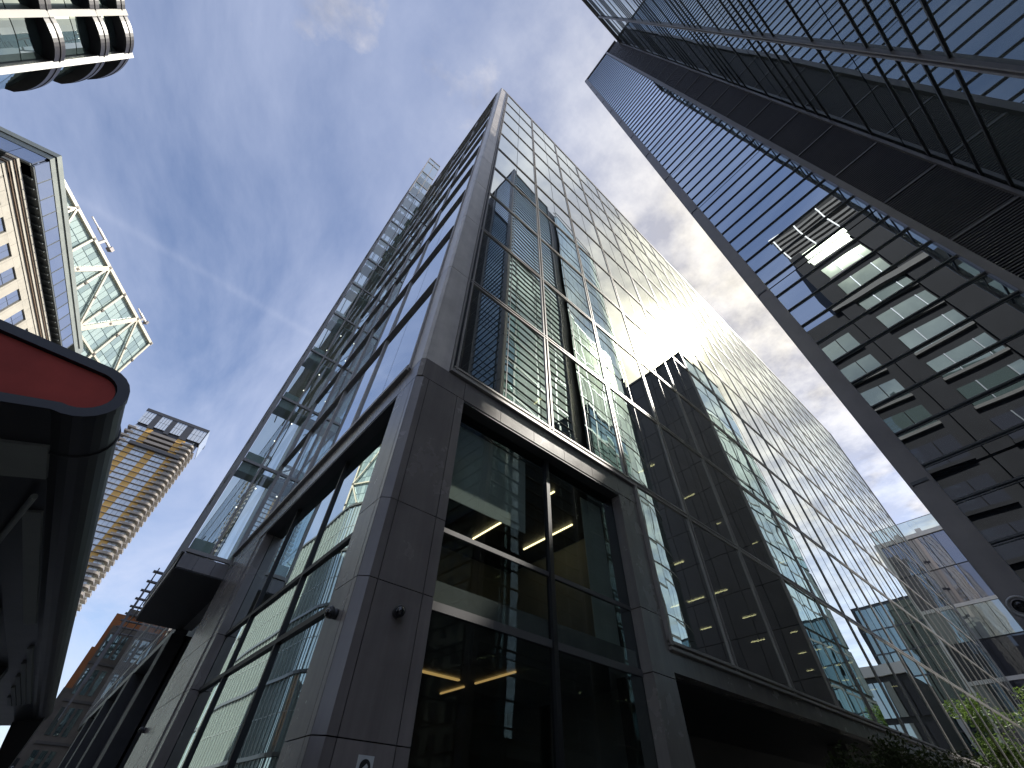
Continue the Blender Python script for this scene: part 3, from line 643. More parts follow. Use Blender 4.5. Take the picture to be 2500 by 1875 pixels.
def stone_attic_building():
    MT['cream'] = opaque('cream_stone', (.42, .39, .33), .65, .16, .5, fine=.12, objvar=.10)
    MT['creamd'] = opaque('brown_cornice', (.27, .19, .13), .6, .2)
    MT['greenm'] = opaque('grey_green_metal', (.27, .29, .26), .45, .12, .8, metal=.2)
    MT['attic'] = glass('attic_glass', .40, (.84, .90, 1.0), None, .02, .01, .4, 1.5, dark=(.06, .065, .075), objvar=.2)
    MT['winframe'] = opaque('window_frame_grey', (.10, .11, .11), .5, .1)
    an = R(80.3); e1 = Vector((math.cos(an), math.sin(an), 0)); p = 36.0
    A = Vector((math.cos(R(125.4)), math.sin(R(125.4)), 0)) * (p / math.sin(R(125.4 - 80.3)))
    T = thing('cream_stone_building', 'cream stone building with grey framed windows and overhanging glazed attic', 'building', (A.x, A.y, 0))
    F = Face(A.x, A.y, an, -1)           # street front: a runs up the street
    G = Face(A.x, A.y, an + R(90), 1)    # end towards the viewer: a runs away from the street
    def zat(r, el): return 1.6 + r * math.tan(R(el))
    def fr(mb, a0, a1, z0, z1, d0, d1): return F.box(mb, a0, a1, z0, z1, d0, d1)
    # inset wall face: 1.1 m behind the attic edge
    LEN = 30
    part('core', F.box(MB(), 1.4, LEN, 0, 49, -14, -1.5), 'winframe', T)
    zc = 44.9
    # wall panels between windows, windows in one row per storey
    FW = Face(*(F.p(0, 0, -1.15).xy), an, -1); GW = Face(*(F.p(1.15, 0, -1.15).xy), an + R(90), 1)
    nrow = 11
    for j in range(nrow):
        zt = 43.75 - 3.9 * j
        for i in range(9):
            a = 1.2 + 3.25 * i
            if zt < 3: continue
            w_ = FW.piece('window', 'winframe', T, a + 1.15, a + 2.95, zt - 3.0, zt, -.3, -.16)
            for q in range(2): FW.piece('pane', 'attic', w_, a + 1.2 + q * .87, a + 2.03 + q * .87, zt - 1.5, zt - .07, -.16, -.13); FW.piece('pane', 'attic', w_, a + 1.2 + q * .87, a + 2.03 + q * .87, zt - 2.93, zt - 1.58, -.16, -.13)
            FW.piece('stone_panel', 'cream', T, a + .01, a + 1.13, zt - 3.0, zt + .0, -.3, 0)
            FW.piece('stone_panel', 'cream', T, a + 2.97, a + 3.24, zt - 3.0, zt, -.3, 0)
            FW.piece('stone_panel', 'cream', T, a + .01, a + 1.6, zt + .012, zt + .89, -.3, 0); FW.piece('stone_panel', 'cream', T, a + 1.62, a + 3.24, zt + .012, zt + .89, -.3, 0)
        for i in range(4): GW.piece('stone_panel', 'cream', T, .0 + 3.2 * i, 3.18 + 3.2 * i, zt - 3.0, zt + .89, -.3, 0)
    FW.piece('stone_panel', 'cream', T, .0, 1.2, 0, 44.6, -.3, 0)
    for z0, z1, d, m in ((44.66, 45.05, .06, 'cream'), (45.07, 45.22, .2, 'creamd'), (45.24, 45.55, .3, 'cream'), (45.57, 45.7, .4, 'creamd'), (45.72, 46.0, .5, 'cream')):
        FW.piece('cornice', m, T, -d, LEN - 1, z0, z1, -.4, d); GW.piece('cornice', m, T, -d + .002, 13, z0, z1, -.4, d - .002)
    part('recess_wall', F.box(MB(), 1.7, LEN, 46.0, 47.2, -13, -1.7), 'greenm', T)
    # brackets under the overhang
    for i in range(24): F.piece('bracket', 'winframe', T, 1.6 + 1.15 * i, 1.72 + 1.15 * i, 46.35, 46.6, -1.7, -.15)
    F.piece('soffit_rail', 'winframe', T, .3, LEN, 46.6, 46.75, -1.6, -.05); G.piece('soffit_rail', 'winframe', T, .3, 12, 46.6, 46.75, -1.6, -.05)
    for i in range(14):
        F.piece('attic_pane', 'attic', T, .25 + 2.0 * i, 2.2 + 2.0 * i, 46.8, 48.6, -.2, -.05); F.piece('soffit_panel', 'greenm', T, .3 + 2.0 * i, 2.2 + 2.0 * i, 46.76, 46.79, -1.5, -.2)
        F.piece('attic_bar', 'winframe', T, 2.2 + 2.0 * i, 2.25 + 2.0 * i, 46.8, 48.6, -.2, 0)
    for i in range(6): G.piece('attic_pane', 'attic', T, .25 + 2.0 * i, 2.2 + 2.0 * i, 46.8, 48.6, -.2, -.05)
    for z0, z1, d in ((48.6, 49.3, .0), (49.32, 49.8, .12), (49.82, 50.1, .0)):
        F.piece('roof_edge', 'greenm', T, -d, LEN, z0, z1, -1, d); G.piece('roof_edge', 'greenm', T, -d + .003, 12, z0, z1, -1, d - .003)
    # rounded far end of the attic
    E1 = F.p(LEN, 0, -6); m = MB(); ring = []
    for i in range(13): t = R(-90 + 90 * i / 12 * 2 / 2); ring.append((E1 + e1 * 6 * math.cos(t) + F.n * -6 * math.sin(t)))
    m.prism([(q.x, q.y) for q in ring] + [(E1.x, E1.y)], 46.8, 48.6); part('attic_end', m, 'attic', T)
    m = MB(); m.prism([(q.x, q.y) for q in ring] + [(E1.x, E1.y)], 48.62, 50.1); part('roof_edge', m, 'greenm', T)
    m = MB(); m.prism([(q.x, q.y) for q in ring] + [(E1.x, E1.y)], 46.5, 46.78); part('soffit_rail', m, 'winframe', T)
stone_attic_building()

def braced_tower():
    MT['steel'] = opaque('cream_steel', (.50, .46, .37), .45, .08, .2)
    MT['bglass'] = glass('braced_teal_glass', .14, (.84, .97, .95), None, .010, .03, .3, 2.2, dark=(.30, .38, .37), objvar=.25)
    MT['bglassd'] = glass('braced_dark_glass', .14, (.78, .90, .92), None, .010, .03, .3, 2.2, dark=(.19, .255, .26), objvar=.25)
    MT['boltd'] = opaque('steel_node', (.06, .05, .04), .5, .1)
    p = 120.0; an = R(57.3); az = [104.89, 107.80, 110.63, 113.73, 116.98, 120.41, 123.9]
    def along(a): return p / math.tan(R(a - 57.3))
    nx = Vector((math.sin(an), -math.cos(an), 0))      # towards viewer is nx reversed
    O = -nx * p
    T = thing('braced_tower', 'teal glass tower wrapped in cream steel cross bracing behind the stone building', 'tower', tuple(O + Vector((math.cos(an), math.sin(an), 0)) * along(105)))
    F = Face(O.x, O.y, an, -1); F.n = nx.copy(); F.out = -1
    H = 1.6 + p / math.sin(R(104.89 - 57.3)) * math.tan(R(36.33))
    aR = along(104.89); col = [along(a) for a in az]; aL = along(124.4)
    fh = 4.1
    lo = H - fh * 20
    part('core', F.box(MB(), aL, aR - .3, 0, H - .5, -30, -.6), 'boltd', T)
    random.seed(9)
    nb = 36; dw = (aR - aL) / nb
    # glass: individual panes for the upper storeys in view, the rest joined
    rest = MB(); rest2 = MB()
    for j in range(18):
        for i in range(nb):
            z1 = H - .3 - fh * j; a0 = aL + dw * i
            k = 'bglass' if random.random() < .62 else 'bglassd'
            if j < 8: F.piece('glass_pane', k, T, a0 + .05, a0 + dw - .05, z1 - fh + .12, z1 - .1, -.3, -.1)
            else: F.box(rest if k == 'bglass' else rest2, a0 + .05, a0 + dw - .05, z1 - fh + .12, z1 - .1, -.3, -.1)
    part('lower_glass', rest, 'bglass', T, kind='stuff'); part('lower_glass', rest2, 'bglassd', T, kind='stuff')
    for j in range(19): F.piece('spandrel', 'bglassd', T, aL, aR, H - .42 - fh * j, H - .28 - fh * j, -.3, 0)
    for a in col: F.piece('column', 'steel', T, a - .45, a + .15, lo, H, .15, .6)
    lv = [H, H - fh * 3.75, H - fh * 7.5, H - fh * 11.25]
    zA, zB, zC = H, 1.6 + p / math.sin(R(110.66 - 57.3)) * math.tan(R(33.69)), None
    hb = H - zB; zs = [H, H - hb, H - 2 * hb, H - 3 * hb]
    F.piece('edge_beam', 'steel', T, aL, aR + .4, H - .5, H + .5, -.2, .7)
    F.piece('ring_beam', 'steel', T, aL, aR, zs[1] - .45, zs[1] + .15, .2, .6); F.piece('ring_beam', 'steel', T, aL, aR, zs[2] - .35, zs[2] + .35, .2, .6)
    def diag(a0, z0, a1, z1, wd): m = MB(); m.bar(F.p(a0, z0, .5), F.p(a1, z1, .5), wd, .5, up=tuple(nx)); part('brace', m, 'steel', T)
    def node(a, z): F.piece('steel_node', 'boltd', T, a - .35, a + .35, z - .35, z + .35, .5, .85)
    # zig-zag of braces, wide and slender ones as in the photo
    for k in range(3):
        z0, z1 = zs[k], zs[k + 1]
        tops = [1, 3, 5] if k % 2 == 0 else [0, 2, 4, 6]
        for t in tops:
            for s in (-1, 1):
                if 0 <= t + s < len(col): diag(col[t], z0 - .2, col[t + s], z1, 1.35 if s == 1 and t in (1, 3) and k == 0 else .5)
        for a in col: node(a - .15, z0 - .1); node(a - .15, (z0 + z1) / 2)
        for t in tops:
            for s in (-1, 1):
                if 0 <= t + s < len(col): node((col[t] + col[t + s]) / 2, (z0 + z1) / 2)
    # right flank
    F2 = Face(*(F.p(aR, 0, 0).xy), an + R(90), -1)
    part('flank', F.box(MB(), aR - .2, aR + .05, 0, H - .3, -30, -.1), 'bglassd', T)
    for j in range(18): part('flank_band', F.box(MB(), aR + .05, aR + .5, H - .6 - fh * j, H - .2 - fh * j, -30, .3), 'steel', T)
    return F, col, H
XF, XC, XH = braced_tower()
def roof_cradle(a, label, s):
    T = thing('roof_cradle', label, 'crane', tuple(XF.p(a, XH + .5, -1)), 'window cleaning cradles on the braced tower roof')
    b = XF.p(a, XH + .5, .2); u = XF.ex; n = XF.n; z = Vector((0, 0, 1))
    part('mast', MB().bar(b, b + z * 3.2 * s + n * .6, .7), 'wframe', T)
    part('jib', MB().bar(b + z * 3.2 * s - u * 5.5 * s + n * .6, b + z * 3.4 * s + u * 3.4 * s + n * .6, .55), 'wframe', T)
    part('counterweight', MB().bar(b + z * 3.3 * s + u * 3.2 * s + n * .6, b + z * 3.3 * s + u * 5.0 * s + n * .6, 1.3), 'tmetal', T)
    part('jib_tip', MB().bar(b + z * 3.2 * s - u * 5.5 * s + n * .6, b + z * 2.6 * s - u * 10.5 * s + n * .9, .3), 'wframe', T)
roof_cradle(XC[4] + 1.5, 'long white roof cradle arm above the middle of the braced tower', .72)
roof_cradle(XC[1] + 1.0, 'short white roof cradle near the right corner of the braced tower', .42)

def yellow_tower():
    MT['ochre'] = opaque('ochre_panel', (.66, .40, .11), .5, .12, .2, objvar=.2)
    MT['balc'] = opaque('bronze_balcony', (.24, .215, .195), .45, .15, .3, metal=.3)
    MT['balcw'] = opaque('balcony_edge', (.50, .46, .42), .5, .1)
    MT['yglass'] = glass('apartment_glass', .32, (.88, .95, .98), None, .010, .03, .3, 1.5, dark=(.50, .53, .58), objvar=.45)
    MT['crown'] = opaque('dark_crown', (.045, .048, .06), .5, .1)
    Dm = 300.0
    def pt(az, r): return Vector((math.cos(R(az)) * r, math.sin(R(az)) * r, 0))
    A = pt(93.9, Dm); an = R(174.4)
    F = Face(A.x, A.y, an, 1)         # a runs left, faces viewer
    T = thing('ochre_balcony_tower', 'slim high rise with ochre panels and stacked bronze balconies', 'tower', (A.x, A.y, 0))
    G = Face(A.x, A.y, an - R(90), -1)  # receding right flank
    H = 1.6 + Dm * math.tan(R(31.55)); W_ = 33.5; fh = 3.25
    part('core', F.box(MB(), .8, W_ - .8, 0, H - 1, -22, -1.2), 'crown', T)
    random.seed(21)
    def c(a): return a
    top = H - 13.0
    # crown
    F.piece('crown_frame', 'crown', T, -3.2, W_, H - 2.0, H, -22, .2)
    for a0, a1 in ((-2.6, 5.2), (9.2, 15.2), (18, 24), (27.2, W_ - .3)):
        for q in range(4):
            for r in range(2): F.piece('crown_window', 'yglass', T, a0 + (a1 - a0) * q / 4 + .1, a0 + (a1 - a0) * (q + 1) / 4 - .1, H - 11.2 + 4.6 * r, H - 6.8 + 4.6 * r, -.4, 0)
    for a0, a1 in ((5.2, 9.2), (15.2, 18), (24, 27.2)): F.piece('crown_pier', 'crown', T, a0, a1, H - 13, H - 2, -.5, .05)
    part('crown_flank', F.box(MB(), -3.3, -3.0, H - 13, H, -18, .1), 'yglass', T)
    # floors
    bal = MB(); n = 48
    r_ = 3.4
    def bmesh(L_):
        m = MB(); pl = []
        for i in range(9): t = R(90 + 180 * i / 8); pl.append((1.0 + 2.6 * math.cos(t) * .9, 0))
        return m
    def balc_corner():                # rounded corner balcony in face coordinates (a, outward)
        m = MB(); pts = [(6.0, 0.0), (6.0, 1.2), (1.0, 1.9)]
        for i in range(7): t = R(90 + 90 * i / 6); pts.append((.6 + 2.2 * math.cos(t), -.3 + 2.2 * math.sin(t)))
        pts += [(-1.6, -4.5), (.5, -4.5), (.5, 0)]
        poly = [(a, d * F.out) for a, d in pts]; m.prism(poly, 0, .42); m.prism([(a * .97 + .1, d * .97) for a, d in poly], .42, 1.25); return m
    cm = balc_corner(); cmesh = cm.mesh('corner_balcony', 'balc')
    for j in range(46):
        z = top - fh * (j + 1)
        if z < 30: break
        fl = 0
        upper = j < 4
        segs = [(.5, 4.2, 'w'), (4.2, 7.6, 'y'), (7.6, 14.2, 'w'), (14.2, 18.0, 'y'), (18, 25, 'w'), (25, 28.6, 'y'), (28.6, W_ - .5, 'w')] if not upper else [(.5, 4.6, 'w'), (4.6, 9.2, 'y'), (9.2, 23, 'b'), (23, 26.4, 'y'), (26.4, W_ - .5, 'w')]
        for a0, a1, k in segs:
            if k == 'y': F.piece('ochre_panel', 'ochre', T, a0, a1, z + .1, z + fh - .15, -1.1, -.4)
            elif k == 'b': F.piece('balcony', 'balc', T, a0, a1, z - .1, z + 1.6, -1.0, .8)
            else:
                m_ = 3 if a1 - a0 > 4.5 else 2
                for q in range(m_):
                    if j < 22: F.piece('window', 'yglass', T, a0 + (a1 - a0) * q / m_ + .06, a0 + (a1 - a0) * (q + 1) / m_ - .06, z + .15, z + fh - .2, -1.1, -.55)
                    else: F.box(bal, a0 + (a1 - a0) * q / m_ + .06, a0 + (a1 - a0) * (q + 1) / m_ - .06, z + .15, z + fh - .2, -1.1, -.55)
        F.piece('floor_ledge', 'balc', T, 4.5, W_ - .3, z - .12, z + .1, -1.2, .3)
        F.inst('corner_balcony', cmesh, T, 0, z - .2); F.piece('balcony_edge', 'balcw', T, .8, 6.0, z - .1, z + .05, 1.3, 1.42)
        F.piece('left_balcony', 'balc', T, W_ - 2.5, W_ + 1.6, z - .2, z + 1.0, -3, .6)
        G.piece('flank_balcony', 'balc', T, 7.0, 13.5, z - .2, z + 1.1, -1, 2.4); G.piece('flank_balcony_edge', 'balcw', T, 6.9, 13.6, z - .25, z - .1, -1, 2.5)
    part('lower_window', bal, 'yglass', T, kind='stuff')
    F.piece('terrace', 'crown', T, 1.5, 28.5, top - fh * 4 - 1.0, top - fh * 4 + .9, -1, 1.8)
    G.piece('flank_wall', 'greenm', T, .6, 22, 20, H - 12, -.5, .1)
    part('roof_unit', F.box(MB(), 13, 16.5, H, H + 1.8, -6, -3), 'crown', T)
yellow_tower()

def curved_tower():
    MT['ring'] = opaque('dark_ring', (.018, .016, .022), .4, .15, .5)
    MT['ringtrim'] = opaque('ring_trim', (.03, .028, .03), .5, .1, metal=.1)
    MT['cband'] = opaque('pale_band', (.19, .178, .155), .5, .1, 1)
    MT['cglass'] = glass('curved_teal_glass', .42, (.88, .99, .99), None, .02, .02, .6, 1.4, dark=(.05, .07, .07), objvar=.3)
    MT['gband'] = opaque('grey_band', (.13, .13, .135), .45, .12, 1)
    # vertical lobes (bows in plan) stacked with deep dark ring slabs at each floor
    D0 = 25.0
    def pt(az, r): return Vector((math.cos(R(az)) * r, math.sin(R(az)) * r, 0))
    T = thing('curved_glass_tower', 'rounded glass building with deep dark ring slabs and pale vertical bands', 'building', tuple(pt(136, 30)))
    zf = [1.6 + D0 * math.tan(R(e)) for e in (53.4, 51.6, 48.5, 44.2, 39.2, 33.4)]
    # plan: a bowed front between bands at az 138.4 and 134.0, the next bow beyond 138.4, a small bow beyond 134
    seams = [(132.2, 29.5), (134.0, 26.2), (138.4, 25.2), (143.2, 25.0), (148.2, 25.6)]
    V = [pt(a, r) for a, r in seams]
    C0 = pt(140, 40)
    def bow(p, q, bulge, n=9):
        out = []; d = q - p; nrm = Vector((-d.y, d.x, 0)).normalized()
        if nrm.dot(p - C0) < 0: nrm = -nrm
        for i in range(n): t = i / (n - 1); out.append(p + d * t + nrm * bulge * (1 - (2 * t - 1) ** 2))
        return out
    for k in range(4):
        g = bow(V[k], V[k + 1], .12 if k else .1); rg = [p + (p - C0).normalized() * .42 for p in bow(V[k], V[k + 1], .30, 13)]
        top = zf[0] + .4
        for z1, z0 in zip(zf, zf[1:]):
            for sub, (a, b) in enumerate(((z0 + .45, (z0 + z1) / 2 + .3), ((z0 + z1) / 2 + .36, z1 - .05))):
                for h, (i0, i1) in enumerate(((0, 5), (4, 9))):
                    gg = g[i0:i1]
                    m = MB(); m.prism([(p.x, p.y) for p in gg] + [((p + (C0 - p).normalized() * .3).x, (p + (C0 - p).normalized() * .3).y) for p in gg[::-1]], a, b)
                    if sub == 0 or True: part('glass_pane', m, 'cglass', T)
        for i, z in enumerate(zf):
            m = MB(); m.prism([(p.x, p.y) for p in rg] + [((p + (C0 - p).normalized() * .9).x, (p + (C0 - p).normalized() * 1.0).y) for p in rg[::-1]], z - .25, z + .45)
            o = part('ring_slab', m, 'ring', T)
            m = MB(); rr = [p + (p - C0).normalized() * .46 for p in bow(V[k], V[k + 1], .30, 13)]; m.prism([(p.x, p.y) for p in rr] + [(p.x, p.y) for p in rg[::-1]], z + .12, z + .17); part('ring_trim', m, 'ringtrim', T)
    for k, p in enumerate(V[1:4]):
        dr = (p - C0).normalized(); sd_ = Vector((-dr.y, dr.x, 0))
        m = MB(); q = [p + dr * .5 + sd_ * .15, p + dr * .5 - sd_ * .15, p - dr * .4 - sd_ * .15, p - dr * .4 + sd_ * .15]
        m.prism([(a.x, a.y) for a in q], 0, zf[0] + .5); part('vertical_band', m, 'gband' if k == 0 else 'cband', T)
        for z in zf[1:]:
            m = MB(); q2 = [p + dr * .505 + sd_ * .155, p + dr * .505 - sd_ * .155, p + dr * .4 - sd_ * .155, p + dr * .4 + sd_ * .155]; m.prism([(a.x, a.y) for a in q2], z + .1, z + .125); part('band_joint', m, 'gasket', T)
    m = MB(); m.prism([(p + (C0 - p).normalized() * .6).xy.to_tuple() for p in V] + [pt(150, 40).xy.to_tuple(), pt(132.5, 40).xy.to_tuple()], 0, zf[0] + .1); part('core', m, 'gasket', T)
curved_tower()

def end_of_street():
    MT['orange'] = opaque('orange_brick', (.42, .155, .055), .8, .2, .8, fine=.3)
    MT['ornate'] = opaque('weathered_stone', (.17, .145, .12), .7, .4, .8, fine=.3)
    T = thing('orange_brick_building', 'orange brick building with arched stone bays at the far end of the street', 'building', (-.4, 64, 0))
    F = Face(-.45, 64, 0, -1)
    part('wall', F.box(MB(), 0, 12, 9.6, 17.2, -12, 0), 'orange', T); part('wall', F.box(MB(), -.22, 12, 10.6, 14.0, -.5, .25), 'orange', T); part('wall', F.box(MB(), -.25, 12, 0, 10.6, -.5, .28), 'ornate', T)
    part('wall', F.box(MB(), .35, 12, 0, 16.0, -.5, .5), 'ornate', T)
    G = Face(-.45, 64, R(90), 1); part('roof', F.box(MB(), .8, 12, 17.2, 17.8, -12, .2), 'ornate', T)
    for j in range(5):
        for i in range(3): F.piece('window', 'tealglass', T, .55 + .62 * i, .95 + .62 * i, 1.2 + 3.0 * j, 3.2 + 3.0 * j, .42, .53)
        F.piece('string_course', 'sillst', T, .3, 3, .6 + 3.0 * j, .8 + 3.0 * j, .4, .62)
    # pergola
    P = thing('roof_pergola', 'dark open slatted pergola standing on a roof beyond the stair tower', 'pergola', (.3, 52, 17.0))
    for i in range(9): part('slat', MB().box(.15, 2.0, 42 + 2.4 * i, 42.35 + 2.4 * i, 14.9, 15.0), 'tmetal', P)
    for x in (.35, .8, 1.5): part('beam', MB().box(x, x + .08, 41, 64, 14.7, 14.9), 'tmetal', P)
    for yy in (43, 52, 61): part('post', MB().box(.35, .45, yy, yy + .12, 8, 14.7), 'tmetal', P)
end_of_street()

# ================================================================ STREET THINGS
def shelter():
    MT['sblack'] = opaque('shelter_black', (.03, .03, .033), .32, .2, 5, spec=.5)
    MT['sred'] = opaque('shelter_red', (.52, .085, .065), .55, .3, 4, fine=.1, spec=.15)
    MT['spanel'] = opaque('shelter_grey_panel', (.22, .235, .22), .5, .15, 6)
    MT['strim'] = opaque('shelter_trim', (.07, .07, .072), .35, .1, metal=.4)
    rot = R(-2.5); ex = Vector((math.cos(rot), math.sin(rot), 0)); ey = Vector((-ex.y, ex.x, 0))
    T = thing('bus_shelter', 'black bus shelter roof with red end panel overhead at the left', 'bus shelter', tuple(ex * -1.4 + ey * 5))
    def Q(x, y, z): p = ex * x + ey * y; return (p.x, p.y, z + 1.6)
    def extr(prof, y0, y1):             # profile in (x, z above eye), along the street
        m = MB(); n = len(prof); m.v = [Q(x, y0, z) for x, z in prof] + [Q(x, y1, z) for x, z in prof]
        ar = sum(prof[i][0] * prof[(i + 1) % n][1] - prof[(i + 1) % n][0] * prof[i][1] for i in range(n))
        f = [tuple(range(n)), tuple(range(2 * n - 1, n - 1, -1))] + [(i, n + i, n + (i + 1) % n, (i + 1) % n) for i in range(n)]
        m.f = f if ar > 0 else [q[::-1] for q in f]; return m
    def rounded(off):                   # roof profile with rounded street edge, inset by off
        cx, cz, r = -.557, 1.02, .110 - off
        top = [(-2.4, 1.23 - off), (-.9, 1.137 - off)]
        arc = [(cx + r * math.cos(R(84 - 14.2 * i)), cz + r * math.sin(R(84 - 14.2 * i))) for i in range(14)]
        return top + arc + [(-.72, .868 + off), (-1.3, .80 + off), (-2.4, .70 + off)]
    part('roof', extr(rounded(0), 1.715, 9.2), 'sblack', T)
    part('end_panel', extr([p for p in rounded(.034)], 1.705, 1.713), 'sred', T)
    rim_o, rim_i = rounded(-.004), rounded(.030)
    m = MB(); n = len(rim_o)
    for i in range(n - 1):
        a, b, c_, d = rim_o[i], rim_o[i + 1], rim_i[i + 1], rim_i[i]
        m.hexa([Q(a[0], 1.69, a[1]), Q(b[0], 1.69, b[1]), Q(c_[0], 1.69, c_[1]), Q(d[0], 1.69, d[1]), Q(a[0], 1.725, a[1]), Q(b[0], 1.725, b[1]), Q(c_[0], 1.725, c_[1]), Q(d[0], 1.725, d[1])])
    part('end_frame', m, 'sblack', T)
    # seam around the edge a little way in
    m = MB(); so_, si_ = rounded(-.006), rounded(.002)
    for i in range(1, n - 2):
        a, b, c_, d = so_[i], so_[i + 1], si_[i + 1], si_[i]
        m.hexa([Q(a[0], 1.975, a[1]), Q(b[0], 1.975, b[1]), Q(c_[0], 1.975, c_[1]), Q(d[0], 1.975, d[1]), Q(a[0], 1.985, a[1]), Q(b[0], 1.985, b[1]), Q(c_[0], 1.985, c_[1]), Q(d[0], 1.985, d[1])])
    part('edge_seam', m, 'strim', T)
    def under(x0, x1, y0, y1, dz=.012, th=.012):
        def zz_(x): return .868 + (x + .72) * .30 if x > -.72 else .868 + (x + .72) * (.068 / .58) if x > -1.3 else .80 + (x + 1.3) * .1 / 1.1
        m = MB(); m.hexa([Q(x0, y0, zz_(x0) - dz), Q(x1, y0, zz_(x1) - dz), Q(x1, y1, zz_(x1) - dz), Q(x0, y1, zz_(x0) - dz), Q(x0, y0, zz_(x0) - dz + th), Q(x1, y0, zz_(x1) - dz + th), Q(x1, y1, zz_(x1) - dz + th), Q(x0, y1, zz_(x0) - dz + th)]); return m
    part('soffit_panel', under(-.72, -.575, 1.93, 2.18), 'spanel', T); part('soffit_panel', under(-1.3, -.722, 1.93, 2.18), 'spanel', T)
    part('soffit_panel', under(-.635, -.582, 2.5, 4.3), 'spanel', T)
    for k in range(5): part('soffit_rib', under(-.615 - .032 * k, -.588 - .032 * k, 4.95 + .5 * k, 7.5, .02, .02), 'spanel', T)
    part('tube_light', MB().tube(Q(-.585, 2.27, .865), Q(-.78, 3.2, .82), .011), 'spanel', T); part('tube_light', MB().tube(Q(-.60, 2.32, .872), Q(-.80, 3.24, .83), .008), 'strim', T)
    part('cross_beam', under(-2.3, -.725, 3.9, 4.0, .05, .045), 'sblack', T)
    part('cross_beam', under(-2.3, -.725, 5.6, 5.75, .08, .075), 'sblack', T)
    # ribbed back panel and posts
    for k in range(7): part('ribbed_panel', MB().hexa([Q(-1.25 - .012, 5.9 + .42 * k, -1.2), Q(-1.25, 5.9 + .42 * k, -1.2), Q(-1.25, 6.26 + .42 * k, -1.2), Q(-1.262, 6.26 + .42 * k, -1.2), Q(-1.262, 5.9 + .42 * k, .62), Q(-1.25, 5.9 + .42 * k, .62), Q(-1.25, 6.26 + .42 * k, .62), Q(-1.262, 6.26 + .42 * k, .62)]), 'spanel', T)
    for y in (2.4, 5.6, 8.95): part('post', MB().tube(Q(-1.42, y, -1.6), Q(-1.42, y, .84), .05), 'sblack', T)
    part('end_post', MB().hexa([Q(-.62, 8.9, .35), Q(-.50, 8.9, .35), Q(-.50, 9.1, .35), Q(-.62, 9.1, .35), Q(-.75, 8.9, .9), Q(-.47, 8.9, 1.0), Q(-.47, 9.1, 1.0), Q(-.75, 9.1, .9)]), 'sblack', T)
    part('back_wall', MB().hexa([Q(-1.34, 1.9, -1.5), Q(-1.30, 1.9, -1.5), Q(-1.30, 9, -1.5), Q(-1.34, 9, -1.5), Q(-1.34, 1.9, .8), Q(-1.30, 1.9, .8), Q(-1.30, 9, .8), Q(-1.34, 9, .8)]), 'sblack', T)
shelter()

def dome_camera(P, n, label):
    MT.setdefault('dome', opaque('glossy_black_dome', (.012, .012, .014), .12, .1, spec=.8)); MT.setdefault('dome_mount', opaque('dark_mount', (.03, .03, .033), .4, .1))
    P, n = Vector(P), Vector(n).normalized()
    T = thing('security_camera', label, 'camera', tuple(P), 'dome cameras on the granite base')
    part('mount', MB().lathe([(.062, 0), (.062, .03), (.05, .06)], P, n), 'dome_mount', T)
    c = P + n * .085; ax = (n + Vector((0, 0, -.55))).normalized()
    part('dome', MB().lathe([(.068 * math.cos(t), .068 * math.sin(t)) for t in [R(-40 + 13 * i) for i in range(11)]], c, ax), 'dome', T)
    part('collar', MB().lathe([(.072, -.035), (.074, -.01), (.072, .012)], c, ax), 'dome_mount', T)
dome_camera((2.66, W0, 3.57), (0, -1, 0), 'black dome camera on the darker right face of the corner pillar')
dome_camera((U0, 5.80, 3.51), (-1, 0, 0), 'black dome camera on the left face of the corner pillar by the mirror windows')
dome_camera((U0, 17.6, 3.46), (-1, 0, 0), 'small dome camera on the far street pillar under the stair tower')

def wall_sign():
    MT['signw'] = opaque('white_sign', (.55, .57, .56), .5, .05); MT['signk'] = opaque('sign_black', (.01, .01, .01), .5, .05)
    T = thing('wall_sign', 'small white square sign with black round symbol low on the granite pillar', 'sign', (2.66, W0, 2.0))
    part('plate', MB().box(2.57, 2.75, W0 - .012, W0 - .002, 1.99, 2.19), 'signw', T)
    part('symbol_disc', MB().lathe([(.062, 0), (.062, .003)], (2.66, W0 - .013, 2.10), (0, -1, 0), 24), 'signk', T)
    part('symbol_bar', MB().bar((2.63, W0 - .018, 2.065), (2.685, W0 - .018, 2.115), .004, .034, up=(0, 0, 1)), 'signw', T)
wall_sign()

def board():
    T = thing('to_let_board', 'black board reading To Let at the bottom left edge', 'sign', (-.38, 20, 2.2))
    part('panel', MB().box(-.75, -.12, 20.0, 20.04, 2.5, 2.86), 'signk', T); part('post', MB().box(-.47, -.40, 20.05, 20.12, 0, 2.5), 'signk', T)
    cu = bpy.data.curves.new('lettering', 'FONT'); cu.body = 'To Let'; cu.size = .21; cu.extrude = .004; cu.align_x = 'CENTER'; cu.shear = .15
    tmp = bpy.data.objects.new('tmp', cu); COL.objects.link(tmp)
    dg = bpy.context.evaluated_depsgraph_get(); me = bpy.data.meshes.new_from_object(tmp.evaluated_get(dg)); bpy.data.objects.remove(tmp)
    me.materials.clear(); me.materials.append(MT['signw'])
    link('lettering', me, T, Matrix.Translation((-.435, 19.995, 2.60)) @ Matrix.Rotation(R(90), 4, 'X'))
board()

